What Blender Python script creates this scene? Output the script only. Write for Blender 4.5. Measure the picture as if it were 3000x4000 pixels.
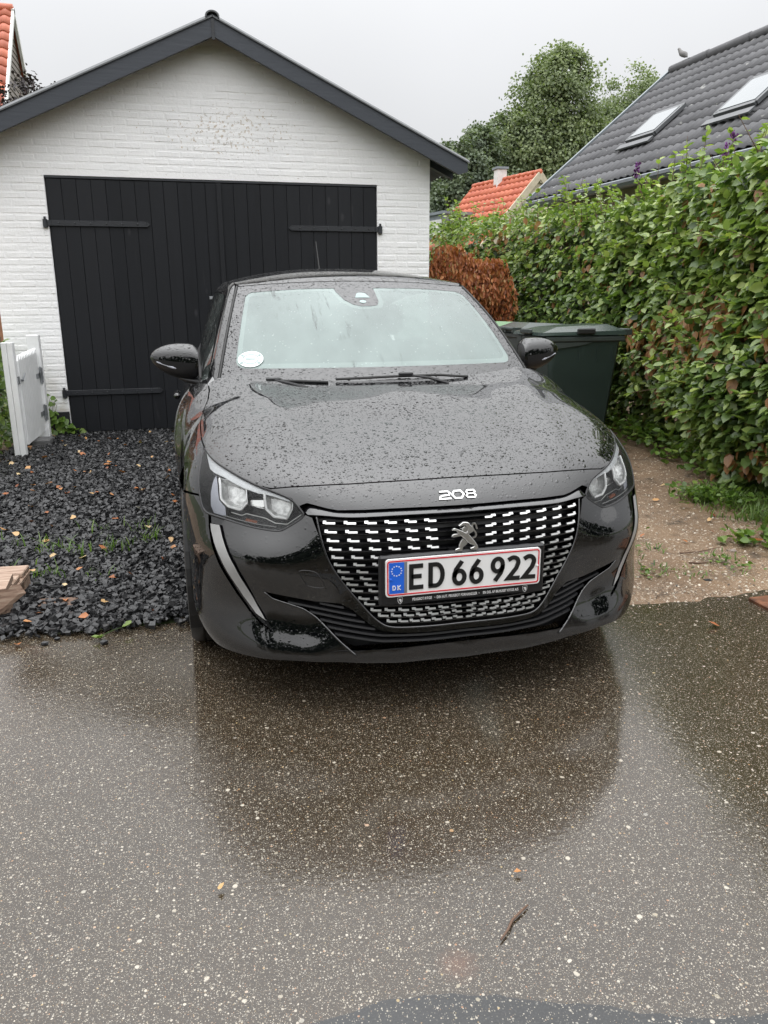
import bpy, bmesh, math, random
import numpy as np
from mathutils import Vector, Matrix
from mathutils.geometry import delaunay_2d_cdt
rng = np.random.default_rng(7); random.seed(7)
R = math.radians
scene = bpy.context.scene
COL = scene.collection
for o in list(bpy.data.objects): bpy.data.objects.remove(o)

# ------------------------------------------------------------------ camera
cam_d = bpy.data.cameras.new('camera'); cam = bpy.data.objects.new('camera', cam_d); COL.objects.link(cam)
scene.camera = cam
cam_d.sensor_fit = 'VERTICAL'; cam_d.sensor_height = 36.0; cam_d.sensor_width = 27.0
cam_d.lens = 2993.9 / 4000 * 36.0
cam_d.clip_start = 0.05; cam_d.clip_end = 2000
CAMP = np.array([-0.7685, -2.1021, 1.2621])
_p, _r, _y = R(15.0665), R(-0.363), R(13.6026)
_f = np.array([math.sin(_y)*math.cos(_p), math.cos(_y)*math.cos(_p), -math.sin(_p)])
_rt = np.array([math.cos(_y), -math.sin(_y), 0.0]); _up = np.cross(_rt, _f)
_r2 = math.cos(_r)*_rt + math.sin(_r)*_up; _u2 = -math.sin(_r)*_rt + math.cos(_r)*_up
cam.matrix_world = Matrix(((_r2[0], _u2[0], -_f[0], CAMP[0]), (_r2[1], _u2[1], -_f[1], CAMP[1]), (_r2[2], _u2[2], -_f[2], CAMP[2]), (0, 0, 0, 1)))

# ------------------------------------------------------------------ overcast sky, weak soft sun, exposure
SUN_EL, SUN_AZ = R(80), R(200)
world = bpy.data.worlds.new('World'); scene.world = world; world.use_nodes = True
nt = world.node_tree; nt.nodes.clear()
def wn(t, **k):
    n = nt.nodes.new(t)
    for a, b in k.items(): setattr(n, a, b)
    return n
sky = wn('ShaderNodeTexSky', sky_type='NISHITA', sun_disc=False, sun_elevation=SUN_EL, sun_rotation=SUN_AZ, air_density=1.0, dust_density=4.0)
tc = wn('ShaderNodeTexCoord'); sep = wn('ShaderNodeSeparateXYZ')
nt.links.new(tc.outputs['Generated'], sep.inputs[0])
# overcast sky: luminance grows from the horizon, lifted overhead past CIE for the reflections
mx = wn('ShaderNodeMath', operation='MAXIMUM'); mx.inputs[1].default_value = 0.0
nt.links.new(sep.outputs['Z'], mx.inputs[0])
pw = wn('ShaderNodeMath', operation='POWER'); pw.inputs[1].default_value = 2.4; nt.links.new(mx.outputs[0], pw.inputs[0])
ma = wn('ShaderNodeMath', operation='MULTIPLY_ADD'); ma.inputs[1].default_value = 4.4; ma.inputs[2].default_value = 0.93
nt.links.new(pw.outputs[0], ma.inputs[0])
nz = wn('ShaderNodeTexNoise'); nz.inputs['Scale'].default_value = 2.2; nz.inputs['Detail'].default_value = 4
nt.links.new(tc.outputs['Generated'], nz.inputs['Vector'])
mr = wn('ShaderNodeMapRange'); mr.inputs['From Min'].default_value = .3; mr.inputs['From Max'].default_value = .7
mr.inputs['To Min'].default_value = 0.95; mr.inputs['To Max'].default_value = 1.05
nt.links.new(nz.outputs[0], mr.inputs['Value'])
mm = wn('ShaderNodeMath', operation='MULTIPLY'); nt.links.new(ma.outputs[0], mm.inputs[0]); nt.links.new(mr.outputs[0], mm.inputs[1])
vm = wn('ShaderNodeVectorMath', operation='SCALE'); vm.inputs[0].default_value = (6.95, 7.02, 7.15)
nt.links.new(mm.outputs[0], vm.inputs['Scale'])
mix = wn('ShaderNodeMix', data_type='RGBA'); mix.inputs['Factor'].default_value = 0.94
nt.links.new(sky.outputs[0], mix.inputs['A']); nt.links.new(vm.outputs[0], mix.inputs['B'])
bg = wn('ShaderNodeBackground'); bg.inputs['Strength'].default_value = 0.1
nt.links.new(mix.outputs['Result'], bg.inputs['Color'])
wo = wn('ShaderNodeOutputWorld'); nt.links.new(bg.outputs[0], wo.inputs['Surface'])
sun_d = bpy.data.lights.new('sun', 'SUN'); sun_d.energy = 1.2; sun_d.angle = R(150); sun_d.color = (1, .985, .96)
sun = bpy.data.objects.new('sun', sun_d); COL.objects.link(sun)
sun.rotation_euler = Vector((-math.sin(SUN_AZ)*math.cos(SUN_EL), -math.cos(SUN_AZ)*math.cos(SUN_EL), -math.sin(SUN_EL))).to_track_quat('-Z', 'Y').to_euler()
vs = scene.view_settings
vs.view_transform = 'Standard'; vs.look = 'None'; vs.exposure = 0.2; vs.gamma = 1.0; vs.use_curve_mapping = False
try:
    scene.cycles.use_denoising = True; scene.cycles.denoiser = 'OPENIMAGEDENOISE'
    scene.cycles.use_adaptive_sampling = True; scene.cycles.adaptive_threshold = 0.015
    scene.cycles.max_bounces = 8; scene.cycles.transparent_max_bounces = 12; scene.cycles.diffuse_bounces = 3; scene.cycles.glossy_bounces = 5
    scene.cycles.caustics_reflective = False; scene.cycles.caustics_refractive = False
except Exception: pass

# ------------------------------------------------------------------ material helpers
MATS = {}
class NB:
    """thin wrapper to write node trees"""
    def __init__(s, name):
        s.m = bpy.data.materials.new(name); s.m.use_nodes = True
        s.t = s.m.node_tree; s.t.nodes.clear()
        s.out = s.n('ShaderNodeOutputMaterial'); MATS[name] = s.m
        s._tc = None
    def n(s, t, **k):
        x = s.t.nodes.new(t)
        for a, b in k.items(): setattr(x, a, b)
        return x
    def L(s, a, b): s.t.links.new(a, b)
    def put(s, sock, v):
        if hasattr(v, 'is_linked') or isinstance(v, bpy.types.NodeSocket): s.L(v, sock)
        else:
            if isinstance(v, tuple) and len(v) == 3 and sock.type == 'RGBA': v = v + (1,)
            sock.default_value = v
    def obj(s):
        if not s._tc: s._tc = s.n('ShaderNodeTexCoord')
        return s._tc.outputs['Object']
    def pos(s):
        return s.n('ShaderNodeNewGeometry').outputs['Position']
    def mapping(s, v, scale=(1,1,1), loc=(0,0,0), rot=(0,0,0)):
        m = s.n('ShaderNodeMapping'); s.put(m.inputs['Vector'], v); m.inputs['Scale'].default_value = scale
        m.inputs['Location'].default_value = loc; m.inputs['Rotation'].default_value = rot
        return m.outputs[0]
    def noise(s, v, scale, detail=4, rough=.5, out=0):
        x = s.n('ShaderNodeTexNoise'); s.put(x.inputs['Vector'], v); x.inputs['Scale'].default_value = scale
        x.inputs['Detail'].default_value = detail; x.inputs['Roughness'].default_value = rough
        return x.outputs[out]
    def voro(s, v, scale, feature='F1', rand=1.0, out='Distance'):
        x = s.n('ShaderNodeTexVoronoi', feature=feature); s.put(x.inputs['Vector'], v); x.inputs['Scale'].default_value = scale
        x.inputs['Randomness'].default_value = rand
        return x if out is None else x.outputs[out]
    def math(s, op, a, b=None, c=None, clamp=False):
        x = s.n('ShaderNodeMath', operation=op); x.use_clamp = clamp; s.put(x.inputs[0], a)
        if b is not None: s.put(x.inputs[1], b)
        if c is not None: s.put(x.inputs[2], c)
        return x.outputs[0]
    def rng(s, v, a, b, c=0., d=1., smooth=False):
        x = s.n('ShaderNodeMapRange'); s.put(x.inputs['Value'], v)
        if smooth: x.interpolation_type = 'SMOOTHSTEP'
        for k, q in zip(('From Min','From Max','To Min','To Max'), (a,b,c,d)): s.put(x.inputs[k], q)
        return x.outputs[0]
    def mix(s, f, a, b, blend='MIX'):
        x = s.n('ShaderNodeMix', data_type='RGBA', blend_type=blend); s.put(x.inputs['Factor'], f); s.put(x.inputs['A'], a); s.put(x.inputs['B'], b)
        return x.outputs['Result']
    def ramp(s, f, stops):
        x = s.n('ShaderNodeValToRGB'); s.put(x.inputs[0], f); e = x.color_ramp.elements
        while len(e) < len(stops): e.new(.5)
        for q, (p, c) in zip(e, stops): q.position = p; q.color = tuple(c) + (1,)
        return x.outputs[0]
    def bump(s, h, strength=.5, dist=.01, normal=None):
        x = s.n('ShaderNodeBump'); s.put(x.inputs['Height'], h); x.inputs['Strength'].default_value = strength; x.inputs['Distance'].default_value = dist
        if normal is not None: s.L(normal, x.inputs['Normal'])
        return x.outputs[0]
    def attr(s, name, out='Fac'):
        x = s.n('ShaderNodeAttribute'); x.attribute_name = name; return x.outputs[out]
    def orand(s): return s.n('ShaderNodeObjectInfo').outputs['Random']
    def bsdf(s, **k):
        b = s.n('ShaderNodeBsdfPrincipled')
        for a, v in k.items(): s.put(b.inputs[a.replace('_', ' ')], v)
        s.L(b.outputs[0], s.out.inputs['Surface']); s.b = b
        return b
def simple(name, col, rough=.5, metal=0., var=.12, nscale=8., bump=0., bscale=60., **k):
    """a plain procedural material with a little mottling"""
    n = NB(name); v = n.obj()
    f = n.noise(v, nscale, 5)
    c0 = tuple(max(0, x*(1-var)) for x in col); c1 = tuple(min(1, x*(1+var)) for x in col)
    c = n.mix(n.rng(f, .3, .7), c0, c1)
    a = dict(Base_Color=c, Roughness=rough, Metallic=metal)
    if bump: a['Normal'] = n.bump(n.noise(v, bscale, 3), bump, .004)
    a.update(k); n.bsdf(**a); return n.m

# ------------------------------------------------------------------ mesh helpers
def tag(o, label=None, cat=None, group=None, kind=None):
    if label: o['label'] = label
    if cat: o['category'] = cat
    if group: o['group'] = group
    if kind: o['kind'] = kind
    return o
def empty(name, loc=(0,0,0), rz=0., **k):
    o = bpy.data.objects.new(name, None); COL.objects.link(o); o.location = loc; o.rotation_euler = (0, 0, rz); o.empty_display_size = .1
    return tag(o, **k)
def link(name, me, mat=None, parent=None, **k):
    o = bpy.data.objects.new(name, me); COL.objects.link(o)
    if mat is not None and not me.materials: me.materials.append(MATS[mat] if isinstance(mat, str) else mat)
    if parent is not None: o.parent = parent
    return tag(o, **k)
def raw_mesh(name, V, F, smooth=False, normals=None, attrs=None):
    me = bpy.data.meshes.new(name)
    V = np.asarray(V, dtype=float)
    if isinstance(F, np.ndarray):
        n, k = F.shape
        me.vertices.add(len(V)); me.vertices.foreach_set('co', V.ravel())
        me.loops.add(n*k); me.loops.foreach_set('vertex_index', F.ravel().astype(np.int32))
        me.polygons.add(n); me.polygons.foreach_set('loop_start', np.arange(0, n*k, k, dtype=np.int32))
        me.update(calc_edges=True)
    else:
        me.from_pydata([tuple(v) for v in V], [], [tuple(f) for f in F]); me.update()
    me.polygons.foreach_set('use_smooth', np.full(len(me.polygons), bool(smooth)))
    if attrs:
        for an, av in attrs.items():
            at = me.attributes.new(an, 'FLOAT', 'POINT'); at.data.foreach_set('value', np.asarray(av, dtype=np.float32))
    if normals is not None: me.normals_split_custom_set_from_vertices([tuple(q) for q in np.asarray(normals)])
    return me
class MB:
    def __init__(s): s.V = []; s.F = []; s.n = 0
    def add(s, V, F):
        V = np.asarray(V, dtype=float); s.V.append(V)
        for f in F: s.F.append(tuple(int(i)+s.n for i in f))
        s.n += len(V); return s
    def box(s, a, b, rot=None, bev=0.):
        a = np.array(a, float); b = np.array(b, float)
        if bev:
            c = (a+b)/2; h = (b-a)/2; V = []; 
            for sx in (-1,1):
                for sy in (-1,1):
                    for sz in (-1,1):
                        sg = np.array([sx,sy,sz])
                        for k in range(3):
                            q = h - bev; q = q.copy(); q[k] = h[k]; V.append(c + sg*q)
            V = np.array(V); bm = bmesh.new(); [bm.verts.new(v) for v in V]
            r = bmesh.ops.convex_hull(bm, input=bm.verts); bmesh.ops.dissolve_limit(bm, angle_limit=.01, verts=bm.verts, edges=bm.edges)
            bm.verts.index_update(); V = np.array([v.co[:] for v in bm.verts]); F = [[v.index for v in f.verts] for f in bm.faces]; bm.free()
        else:
            V = np.array([(x,y,z) for x in (a[0],b[0]) for y in (a[1],b[1]) for z in (a[2],b[2])])
            F = [(0,1,3,2),(4,6,7,5),(0,4,5,1),(2,3,7,6),(0,2,6,4),(1,5,7,3)]
        if rot is not None:
            c = (a+b)/2; V = (V-c) @ np.array(rot).T + c
        return s.add(V, F)
    def obox(s, c, ax, ay, az):
        """oriented box: centre and three half-axis vectors"""
        c, ax, ay, az = (np.array(q, float) for q in (c, ax, ay, az))
        V = [c+i*ax+j*ay+k*az for i in (-1,1) for j in (-1,1) for k in (-1,1)]
        return s.add(V, [(0,1,3,2),(4,6,7,5),(0,4,5,1),(2,3,7,6),(0,2,6,4),(1,5,7,3)])
    def tube(s, pts, rad, seg=8, cap=True, ry=None):
        P = np.array(pts, float); n = len(P); rad = np.broadcast_to(np.asarray(rad, float), (n,))
        T = np.gradient(P, axis=0) if n > 2 else np.repeat((P[1]-P[0])[None], n, 0)
        T /= np.linalg.norm(T, axis=1)[:, None]+1e-12
        ref = np.array([0,0,1.]) if abs(T[0][2]) < .9 else np.array([1.,0,0])
        V = []
        a = np.linspace(0, 2*np.pi, seg, endpoint=False)
        for i in range(n):
            u = np.cross(T[i], ref); u /= np.linalg.norm(u)+1e-12; w = np.cross(u, T[i]); ref = w
            V.append(P[i] + rad[i]*(np.cos(a)[:, None]*u + np.sin(a)[:, None]*w*(1 if ry is None else ry)))
        V = np.concatenate(V); F = []
        for i in range(n-1):
            for j in range(seg):
                k = (j+1) % seg; F.append((i*seg+j, i*seg+k, (i+1)*seg+k, (i+1)*seg+j))
        if cap: F.append(tuple(range(seg-1, -1, -1))); F.append(tuple((n-1)*seg+j for j in range(seg)))
        return s.add(V, F)
    def prism(s, poly, axis, d0, d1):
        """extrude a 2D polygon along an axis (0:x,1:y,2:z); the other two coords in order"""
        n = len(poly); V = []
        for d in (d0, d1):
            for (p, q) in poly:
                v = [p, q]; v.insert(axis, d); V.append(v)
        F = [tuple(range(n)), tuple(range(2*n-1, n-1, -1))] + [(i, i+n, (i+1) % n + n, (i+1) % n) for i in range(n)]
        return s.add(V, F)
    def lathe(s, prof, c, axis=2, seg=24, cap=True):
        """profile list of (radius, height) turned about an axis through c"""
        a = np.linspace(0, 2*np.pi, seg, endpoint=False); V = []
        for r_, h in prof:
            ring = np.zeros((seg, 3)); o = [i for i in range(3) if i != axis]
            ring[:, o[0]] = r_*np.cos(a); ring[:, o[1]] = r_*np.sin(a); ring[:, axis] = h; V.append(ring+np.array(c))
        F = []
        for i in range(len(prof)-1):
            for j in range(seg):
                k = (j+1) % seg; F.append((i*seg+j, i*seg+k, (i+1)*seg+k, (i+1)*seg+j))
        if cap: F.append(tuple(range(seg-1,-1,-1))); F.append(tuple((len(prof)-1)*seg+j for j in range(seg)))
        return s.add(np.concatenate(V), F)
    def mesh(s, name, smooth=False, fix=True):
        me = raw_mesh(name, np.concatenate(s.V), s.F, smooth)
        if fix:
            bm = bmesh.new(); bm.from_mesh(me); bmesh.ops.recalc_face_normals(bm, faces=bm.faces); bm.to_mesh(me); bm.free()
        return me
    def obj(s, name, mat, parent=None, smooth=False, autosmooth=None, **k):
        me = s.mesh(name, smooth)
        o = link(name, me, mat, parent, **k)
        if autosmooth is not None:
            me.polygons.foreach_set('use_smooth', np.ones(len(me.polygons), dtype=bool))
            sharp_by_angle(me, autosmooth)
        return o
def sharp_by_angle(me, ang):
    bm = bmesh.new(); bm.from_mesh(me)
    for e in bm.edges:
        e.smooth = not (len(e.link_faces) == 2 and e.calc_face_angle(0) > R(ang)) and len(e.link_faces) == 2
    bm.to_mesh(me); bm.free()
def copy_tree(o, parent=None):
    c = o.copy(); COL.objects.link(c); c.parent = parent
    for ch in list(o.children): copy_tree(ch, c)
    return c
# ================================================================== SETTING: materials
def make_asphalt(name, base, chips, wet=.16):
    n = NB(name); p = n.pos()
    big = n.noise(p, 1.3, 4); med = n.noise(p, 14, 4); fine = n.noise(p, 260, 2)
    col = n.mix(n.rng(big, .3, .7), tuple(x*.8 for x in base), tuple(x*1.25 for x in base))
    col = n.mix(n.rng(fine, .5, .66), col, tuple(x*2.0 for x in base))
    hh = n.math('MULTIPLY', fine, .12)
    for sc, thr, rad, amt in chips:
        w = n.mapping(p, (1, 1, 1), (sc*.013, sc*.007, 0))
        v = n.n('ShaderNodeTexVoronoi', feature='F1', voronoi_dimensions='2D'); n.put(v.inputs['Vector'], w); v.inputs['Scale'].default_value = sc
        sp = n.n('ShaderNodeSeparateColor'); n.L(v.outputs['Color'], sp.inputs[0])
        r_ = n.rng(sp.outputs[1], 0, 1, rad*.35, rad)
        dd = n.math('ADD', v.outputs['Distance'], n.math('MULTIPLY', n.math('SUBTRACT', n.noise(p, sc*2.3, 2), .5), .28))
        m = n.math('MULTIPLY', n.rng(n.math('SUBTRACT', r_, dd), 0, .05), n.math('GREATER_THAN', sp.outputs[0], thr))
        cc = n.ramp(sp.outputs[2], [(0, (.40, .36, .29)), (.3, (.58, .53, .44)), (.55, (.33, .29, .21)), (.74, (.18, .17, .155)), (.88, (.60, .56, .46)), (.955, (.36, .17, .08)), (1, (.5, .40, .20))])
        cc = n.mix(1.0, cc, n.mix(n.rng(sp.outputs[1], 0, 1), (.45, .45, .45), (1, 1, 1)), 'MULTIPLY')
        col = n.mix(n.math('MULTIPLY', m, amt), col, cc)
        hh = n.math('ADD', hh, n.math('MULTIPLY', m, .15))
    # rust stain on the tarmac
    dv = n.n('ShaderNodeVectorMath', operation='DISTANCE'); n.put(dv.inputs[0], p); dv.inputs[1].default_value = (-.341, -.935, 0)
    st = n.math('MULTIPLY', n.rng(n.math('ADD', dv.outputs['Value'], n.math('MULTIPLY', n.noise(p, 60, 3), .05)), .075, .02), .36)
    col = n.mix(st, col, (.16, .06, .025))
    film = n.rng(n.noise(p, 1.1, 3), .35, .65)
    rough = n.math('ADD', n.rng(film, 0, 1, wet+.14, wet), n.math('MULTIPLY', med, .04))
    h2 = n.math('ADD', n.math('MULTIPLY', hh, .35), n.math('MULTIPLY', n.noise(p, 55, 3, .5), n.rng(film, 0, 1, 1.0, .35)))
    n.bsdf(Base_Color=col, Roughness=rough, Normal=n.bump(h2, .13, .006), Specular_IOR_Level=.75)
    return n.m
make_asphalt('wet_asphalt', (.027, .0195, .0118), ((30, .93, .20, .8), (80, .80, .27, .72), (165, .70, .33, .68), (330, .55, .38, .65)), .07)
make_asphalt('tarmac_patch', (.012, .0125, .013), ((48, .9, .25, .8), (110, .82, .30, .7), (240, .7, .35, .6)), .30)
def make_dirt():
    n = NB('wet_dirt'); p = n.pos()
    c = n.ramp(n.noise(p, 3.2, 5), [(.28, (.06, .037, .021)), (.45, (.155, .098, .056)), (.75, (.28, .19, .115))])
    c = n.mix(n.rng(n.noise(p, 85, 3), .45, .7), c, (.25, .17, .105))
    for sc, thr in ((48, .86), (95, .8), (190, .72)):
        v = n.n('ShaderNodeTexVoronoi', feature='F1', voronoi_dimensions='2D'); n.put(v.inputs['Vector'], p); v.inputs['Scale'].default_value = sc
        sp = n.n('ShaderNodeSeparateColor'); n.L(v.outputs['Color'], sp.inputs[0])
        m = n.math('MULTIPLY', n.rng(v.outputs['Distance'], .34, .26), n.math('GREATER_THAN', sp.outputs[0], thr))
        cc = n.ramp(sp.outputs[1], [(0, (.5, .43, .33)), (.4, (.62, .56, .46)), (.7, (.1, .08, .06)), (1, (.4, .26, .15))])
        c = n.mix(n.math('MULTIPLY', m, .8), c, cc)
    c = n.mix(n.rng(n.noise(p, 1.6, 5, .6), .42, .68), c, n.mix(1., c, (.6, .54, .48), 'MULTIPLY'))
    c = n.mix(n.math('MULTIPLY', n.rng(n.noise(p, 6, 6, .7), .55, .66), .7), c, (.035, .024, .015))
    h = n.math('ADD', n.noise(p, 40, 5, .6), n.math('MULTIPLY', n.noise(p, 200, 2), .4))
    n.bsdf(Base_Color=c, Roughness=.62, Normal=n.bump(h, .7, .012), Specular_IOR_Level=.4)
make_dirt()
def make_field():
    n = NB('ground_earth'); p = n.pos()
    c = n.ramp(n.noise(p, .8, 6), [(.3, (.05, .045, .025)), (.55, (.045, .07, .02)), (.8, (.075, .06, .035))])
    n.bsdf(Base_Color=c, Roughness=.8, Normal=n.bump(n.noise(p, 20, 5), .6, .03))
make_field()
simple('gravel_base', (.02, .019, .019), .6, bump=.8, bscale=90)
def make_stone():
    n = NB('black_stone'); v = n.pos()
    t = n.attr('tint')
    c = n.mix(t, (.004, .0042, .005), (.016, .0165, .018)); c = n.mix(n.rng(n.noise(v, 160, 3), .5, .75), c, (.032, .032, .033))
    n.bsdf(Base_Color=c, Roughness=.34, Normal=n.bump(n.noise(v, 220, 3), .4, .003), Specular_IOR_Level=.5)
make_stone()
def make_white_brick():
    n = NB('white_brick_paint'); p = n.pos()
    c = n.mix(n.rng(n.noise(p, 2.5, 5), .3, .7), (.83, .832, .835), (.89, .89, .888))
    # flaked-off paint showing ochre and grey below, in a drift on the gable
    q = n.mapping(p, (1, 1, 1))
    sx = n.n('ShaderNodeSeparateXYZ'); n.put(sx.inputs[0], p)
    ex = n.math('DIVIDE', n.math('SUBTRACT', sx.outputs['X'], -.28), .75); ez = n.math('DIVIDE', n.math('SUBTRACT', sx.outputs['Z'], 2.90), .27)
    zone = n.rng(n.math('ADD', n.math('MULTIPLY', ex, ex), n.math('MULTIPLY', ez, ez)), 1.5, .1)
    fl = n.rng(n.math('ADD', n.noise(p, 34, 3, .65), n.math('MULTIPLY', zone, .15)), .715, .735)
    fl = n.math('MULTIPLY', fl, n.math('MULTIPLY', n.rng(zone, .02, .2), .6))
    sp = n.rng(n.noise(p, 55, 2, .5), .745, .765)
    fl = n.math('MAXIMUM', fl, n.math('MULTIPLY', sp, n.rng(n.noise(p, 1.7, 2), .48, .6)))
    c = n.mix(fl, c, n.mix(n.rng(n.noise(p, 11, 2), .4, .6), (.42, .30, .17), (.47, .45, .42)))
    # rain-splash dirt low down
    c = n.mix(n.math('MULTIPLY', n.rng(sx.outputs['Z'], .75, .25), n.rng(n.noise(p, 9, 5), .45, .75)), c, (.55, .50, .44))
    h = n.math('ADD', n.noise(p, 38, 5, .55), n.math('MULTIPLY', fl, -.8))
    n.bsdf(Base_Color=c, Roughness=.62, Normal=n.bump(h, .5, .008))
make_white_brick()
def make_black_wood(name='black_wood', base=(.0055, .0065, .0085), up=(0, 0, 1)):
    n = NB(name); p = n.pos()
    w = n.mapping(p, (38, 38, 1.6)); g = n.noise(w, 1.0, 5, .6)
    rnd = n.orand()
    c = n.mix(g, tuple(x*.6 for x in base), tuple(x*1.7 for x in base))
    c = n.mix(rnd, c, n.mix(.5, c, (.016, .017, .020)))
    kn = n.n('ShaderNodeTexVoronoi', feature='F1'); n.put(kn.inputs['Vector'], n.mapping(p, (7, 7, 3))); kn.inputs['Scale'].default_value = 1
    sp = n.n('ShaderNodeSeparateColor'); n.L(kn.outputs['Color'], sp.inputs[0])
    k = n.math('MULTIPLY', n.rng(kn.outputs['Distance'], .16, .08), n.math('GREATER_THAN', sp.outputs[0], .75))
    c = n.mix(n.math('MULTIPLY', k, .5), c, (.05, .05, .055))
    sc = n.rng(n.noise(n.mapping(p, (9, 9, 1.2)), 1, 4), .66, .76)
    c = n.mix(n.math('MULTIPLY', sc, .5), c, (.06, .058, .06))
    n.bsdf(Base_Color=c, Roughness=.55, Normal=n.bump(n.math('ADD', g, n.math('MULTIPLY', k, .6)), .35, .003), Specular_IOR_Level=.28)
make_black_wood()
def make_barge():
    n = NB('barge_paint'); p = n.pos()
    w = n.mapping(p, (3, 30, 40)); g = n.noise(w, 1.0, 5, .6)
    c = n.mix(g, (.024, .029, .038), (.045, .052, .064))
    n.bsdf(Base_Color=c, Roughness=.5, Normal=n.bump(g, .4, .004))
make_barge()
simple('iron_black', (.022, .024, .028), .34, bump=.4, bscale=120)
simple('plinth_black', (.010, .011, .014), .55, bump=.4)
simple('roof_felt', (.10, .105, .11), .6, bump=.4, bscale=40)
simple('galvanised', (.42, .44, .46), .38, .85, .2, 30)
simple('white_paint_wood', (.80, .81, .81), .5, var=.05, bump=.25, bscale=50)
simple('concrete_block', (.11, .11, .11), .75, bump=.8, bscale=70)
def make_pallet_wood():
    n = NB('pallet_wood'); p = n.pos()
    g = n.noise(n.mapping(p, (7, 60, 60)), 1, 6, .65)
    c = n.ramp(g, [(.25, (.13, .075, .05)), (.5, (.33, .225, .165)), (.75, (.50, .40, .31))])
    n.bsdf(Base_Color=c, Roughness=.6, Normal=n.bump(g, .6, .004))
make_pallet_wood()
def make_tile(name, a, b):
    n = NB(name); v = n.pos(); rnd = n.orand()
    c = n.mix(n.rng(n.math('ADD', n.noise(v, 2.2, 5), n.math('MULTIPLY', n.math('SUBTRACT', rnd, .5), .5)), .25, .75), a, b)
    n.bsdf(Base_Color=c, Roughness=.42, Normal=n.bump(n.noise(v, 20, 3), .2, .004))
make_tile('red_tile', (.33, .075, .035), (.56, .155, .08))
make_tile('orange_tile', (.46, .10, .045), (.56, .15, .07))
def make_fibre():
    n = NB('fibre_cement'); v = n.pos()
    c = n.mix(n.rng(n.noise(v, 1.4, 6, .6), .3, .7), (.085, .085, .09), (.14, .14, .146))
    li = n.rng(n.noise(v, 7.5, 3, .6), .66, .72); c = n.mix(n.math('MULTIPLY', li, .75), c, (.36, .36, .34))
    n.bsdf(Base_Color=c, Roughness=.75, Normal=n.bump(n.noise(v, 30, 4), .3, .006))
make_fibre()
simple('timber_cladding', (.20, .175, .155), .7, bump=.3)
simple('red_brick', (.33, .16, .09), .8, bump=.4)
simple('yellow_wall', (.50, .44, .33), .8, bump=.4)
simple('zinc', (.22, .25, .27), .4, .4)
simple('dark_gap', (.006, .006, .006), .8)
simple('white_trim', (.72, .72, .70), .5)
def make_pane():
    n = NB('window_pane'); n.bsdf(Base_Color=n.mix(n.noise(n.pos(), 2, 2), (.10, .12, .13), (.16, .18, .19)), Roughness=.06, Specular_IOR_Level=.5, Coat_Weight=.3, Coat_Roughness=.05)
make_pane()
simple('rusty_iron', (.15, .062, .03), .6, .2, .5, 25, bump=.6, bscale=90)

# ================================================================== SETTING: ground
def grid_sheet(x0, x1, y0, y1, step, zf, keep=None):
    xs = np.arange(x0, x1+step*.5, step); ys = np.arange(y0, y1+step*.5, step)
    X, Y = np.meshgrid(xs, ys); V = np.stack([X.ravel(), Y.ravel(), zf(X, Y).ravel()], -1)
    nx = len(xs); i, j = np.meshgrid(np.arange(len(xs)-1), np.arange(len(ys)-1)); a = (j*nx+i).ravel()
    F = np.stack([a, a+1, a+nx+1, a+nx], -1)
    if keep is not None:
        c = V[F].mean(1); F = F[keep(c[:, 0], c[:, 1])]
    return V, F
def snoise(x, y, s, seed=0):
    r = np.random.default_rng(seed); o = np.zeros_like(np.asarray(x, float))
    for k in range(6):
        a = r.uniform(0, 6.28); f = s*r.uniform(.6, 1.7); o = o + np.sin((x*np.cos(a)+y*np.sin(a))*f + r.uniform(0, 6.28))
    return o/6
V, F = grid_sheet(-240, 240, -240, 240, 20, lambda X, Y: X*0-.03)
link('ground', raw_mesh('ground', V, F), 'ground_earth', kind='structure')
drive_edge = lambda x: np.where(x < -.55, .93+.03*snoise(x, x*0, 6, 3), .65-.02*(x-1)+.03*snoise(x, x*0, 6, 5)+.022*snoise(x, x*0, 23, 15)+.012*snoise(x, x*0, 60, 16))
# front yard tarmac and the street behind the viewpoint
V, F = grid_sheet(-9, 9, -9, 1.5, .06, lambda X, Y: X*0+.0035*snoise(X, Y, 2.2, 9), keep=lambda x, y: y < np.where((x > -.9) & (x < .9), 1.3, drive_edge(x)+.06))
link('driveway', raw_mesh('driveway', V, F, True), 'wet_asphalt', kind='structure')
pe = np.array([(-1.0, -1.06), (-.75, -1.02), (-.51, -.985), (-.40, -1.00), (-.292, -1.028), (-.2, -1.07), (-.14, -1.085), (-.05, -1.13), (.03, -1.158), (.25, -1.20), (.6, -1.33)])
pp = [(x+random.uniform(-.006, .006), y+random.uniform(-.005, .005)) for x, y in zip(np.linspace(-1, .6, 60), np.interp(np.linspace(-1, .6, 60), pe[:, 0], pe[:, 1]))]
MB().prism(pp + [(.6, -2.4), (-1.0, -2.4)], 2, -.02, .008).obj('tarmac_patch', 'tarmac_patch', kind='structure')
def dirt_h(X, Y):
    e = np.clip((Y-drive_edge(X)+.03)/.22, 0, 1)
    return -.0045 + e*(.016+.012*snoise(X, Y, 5, 1)+.010*snoise(X, Y, 17, 2)) + .05*np.clip((X-2.1)/1.2, 0, 1)
V, F = grid_sheet(.72, 7.2, .45, 12, .03, dirt_h, keep=lambda x, y: (y > drive_edge(x)-.10) & ((x > .8) | (y > 1)))
link('dirt_strip', raw_mesh('dirt_strip', V, F, True), 'wet_dirt', kind='structure')
V, F = grid_sheet(-5, -2.2, .9, 8, .06, lambda X, Y: .012+.012*snoise(X, Y, 6, 4), keep=lambda x, y: (x < -2.32+.06*np.sin(y*3)) & (y < 6.9))
link('garden_soil', raw_mesh('garden_soil', V, F, True), 'wet_dirt', kind='structure')

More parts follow.
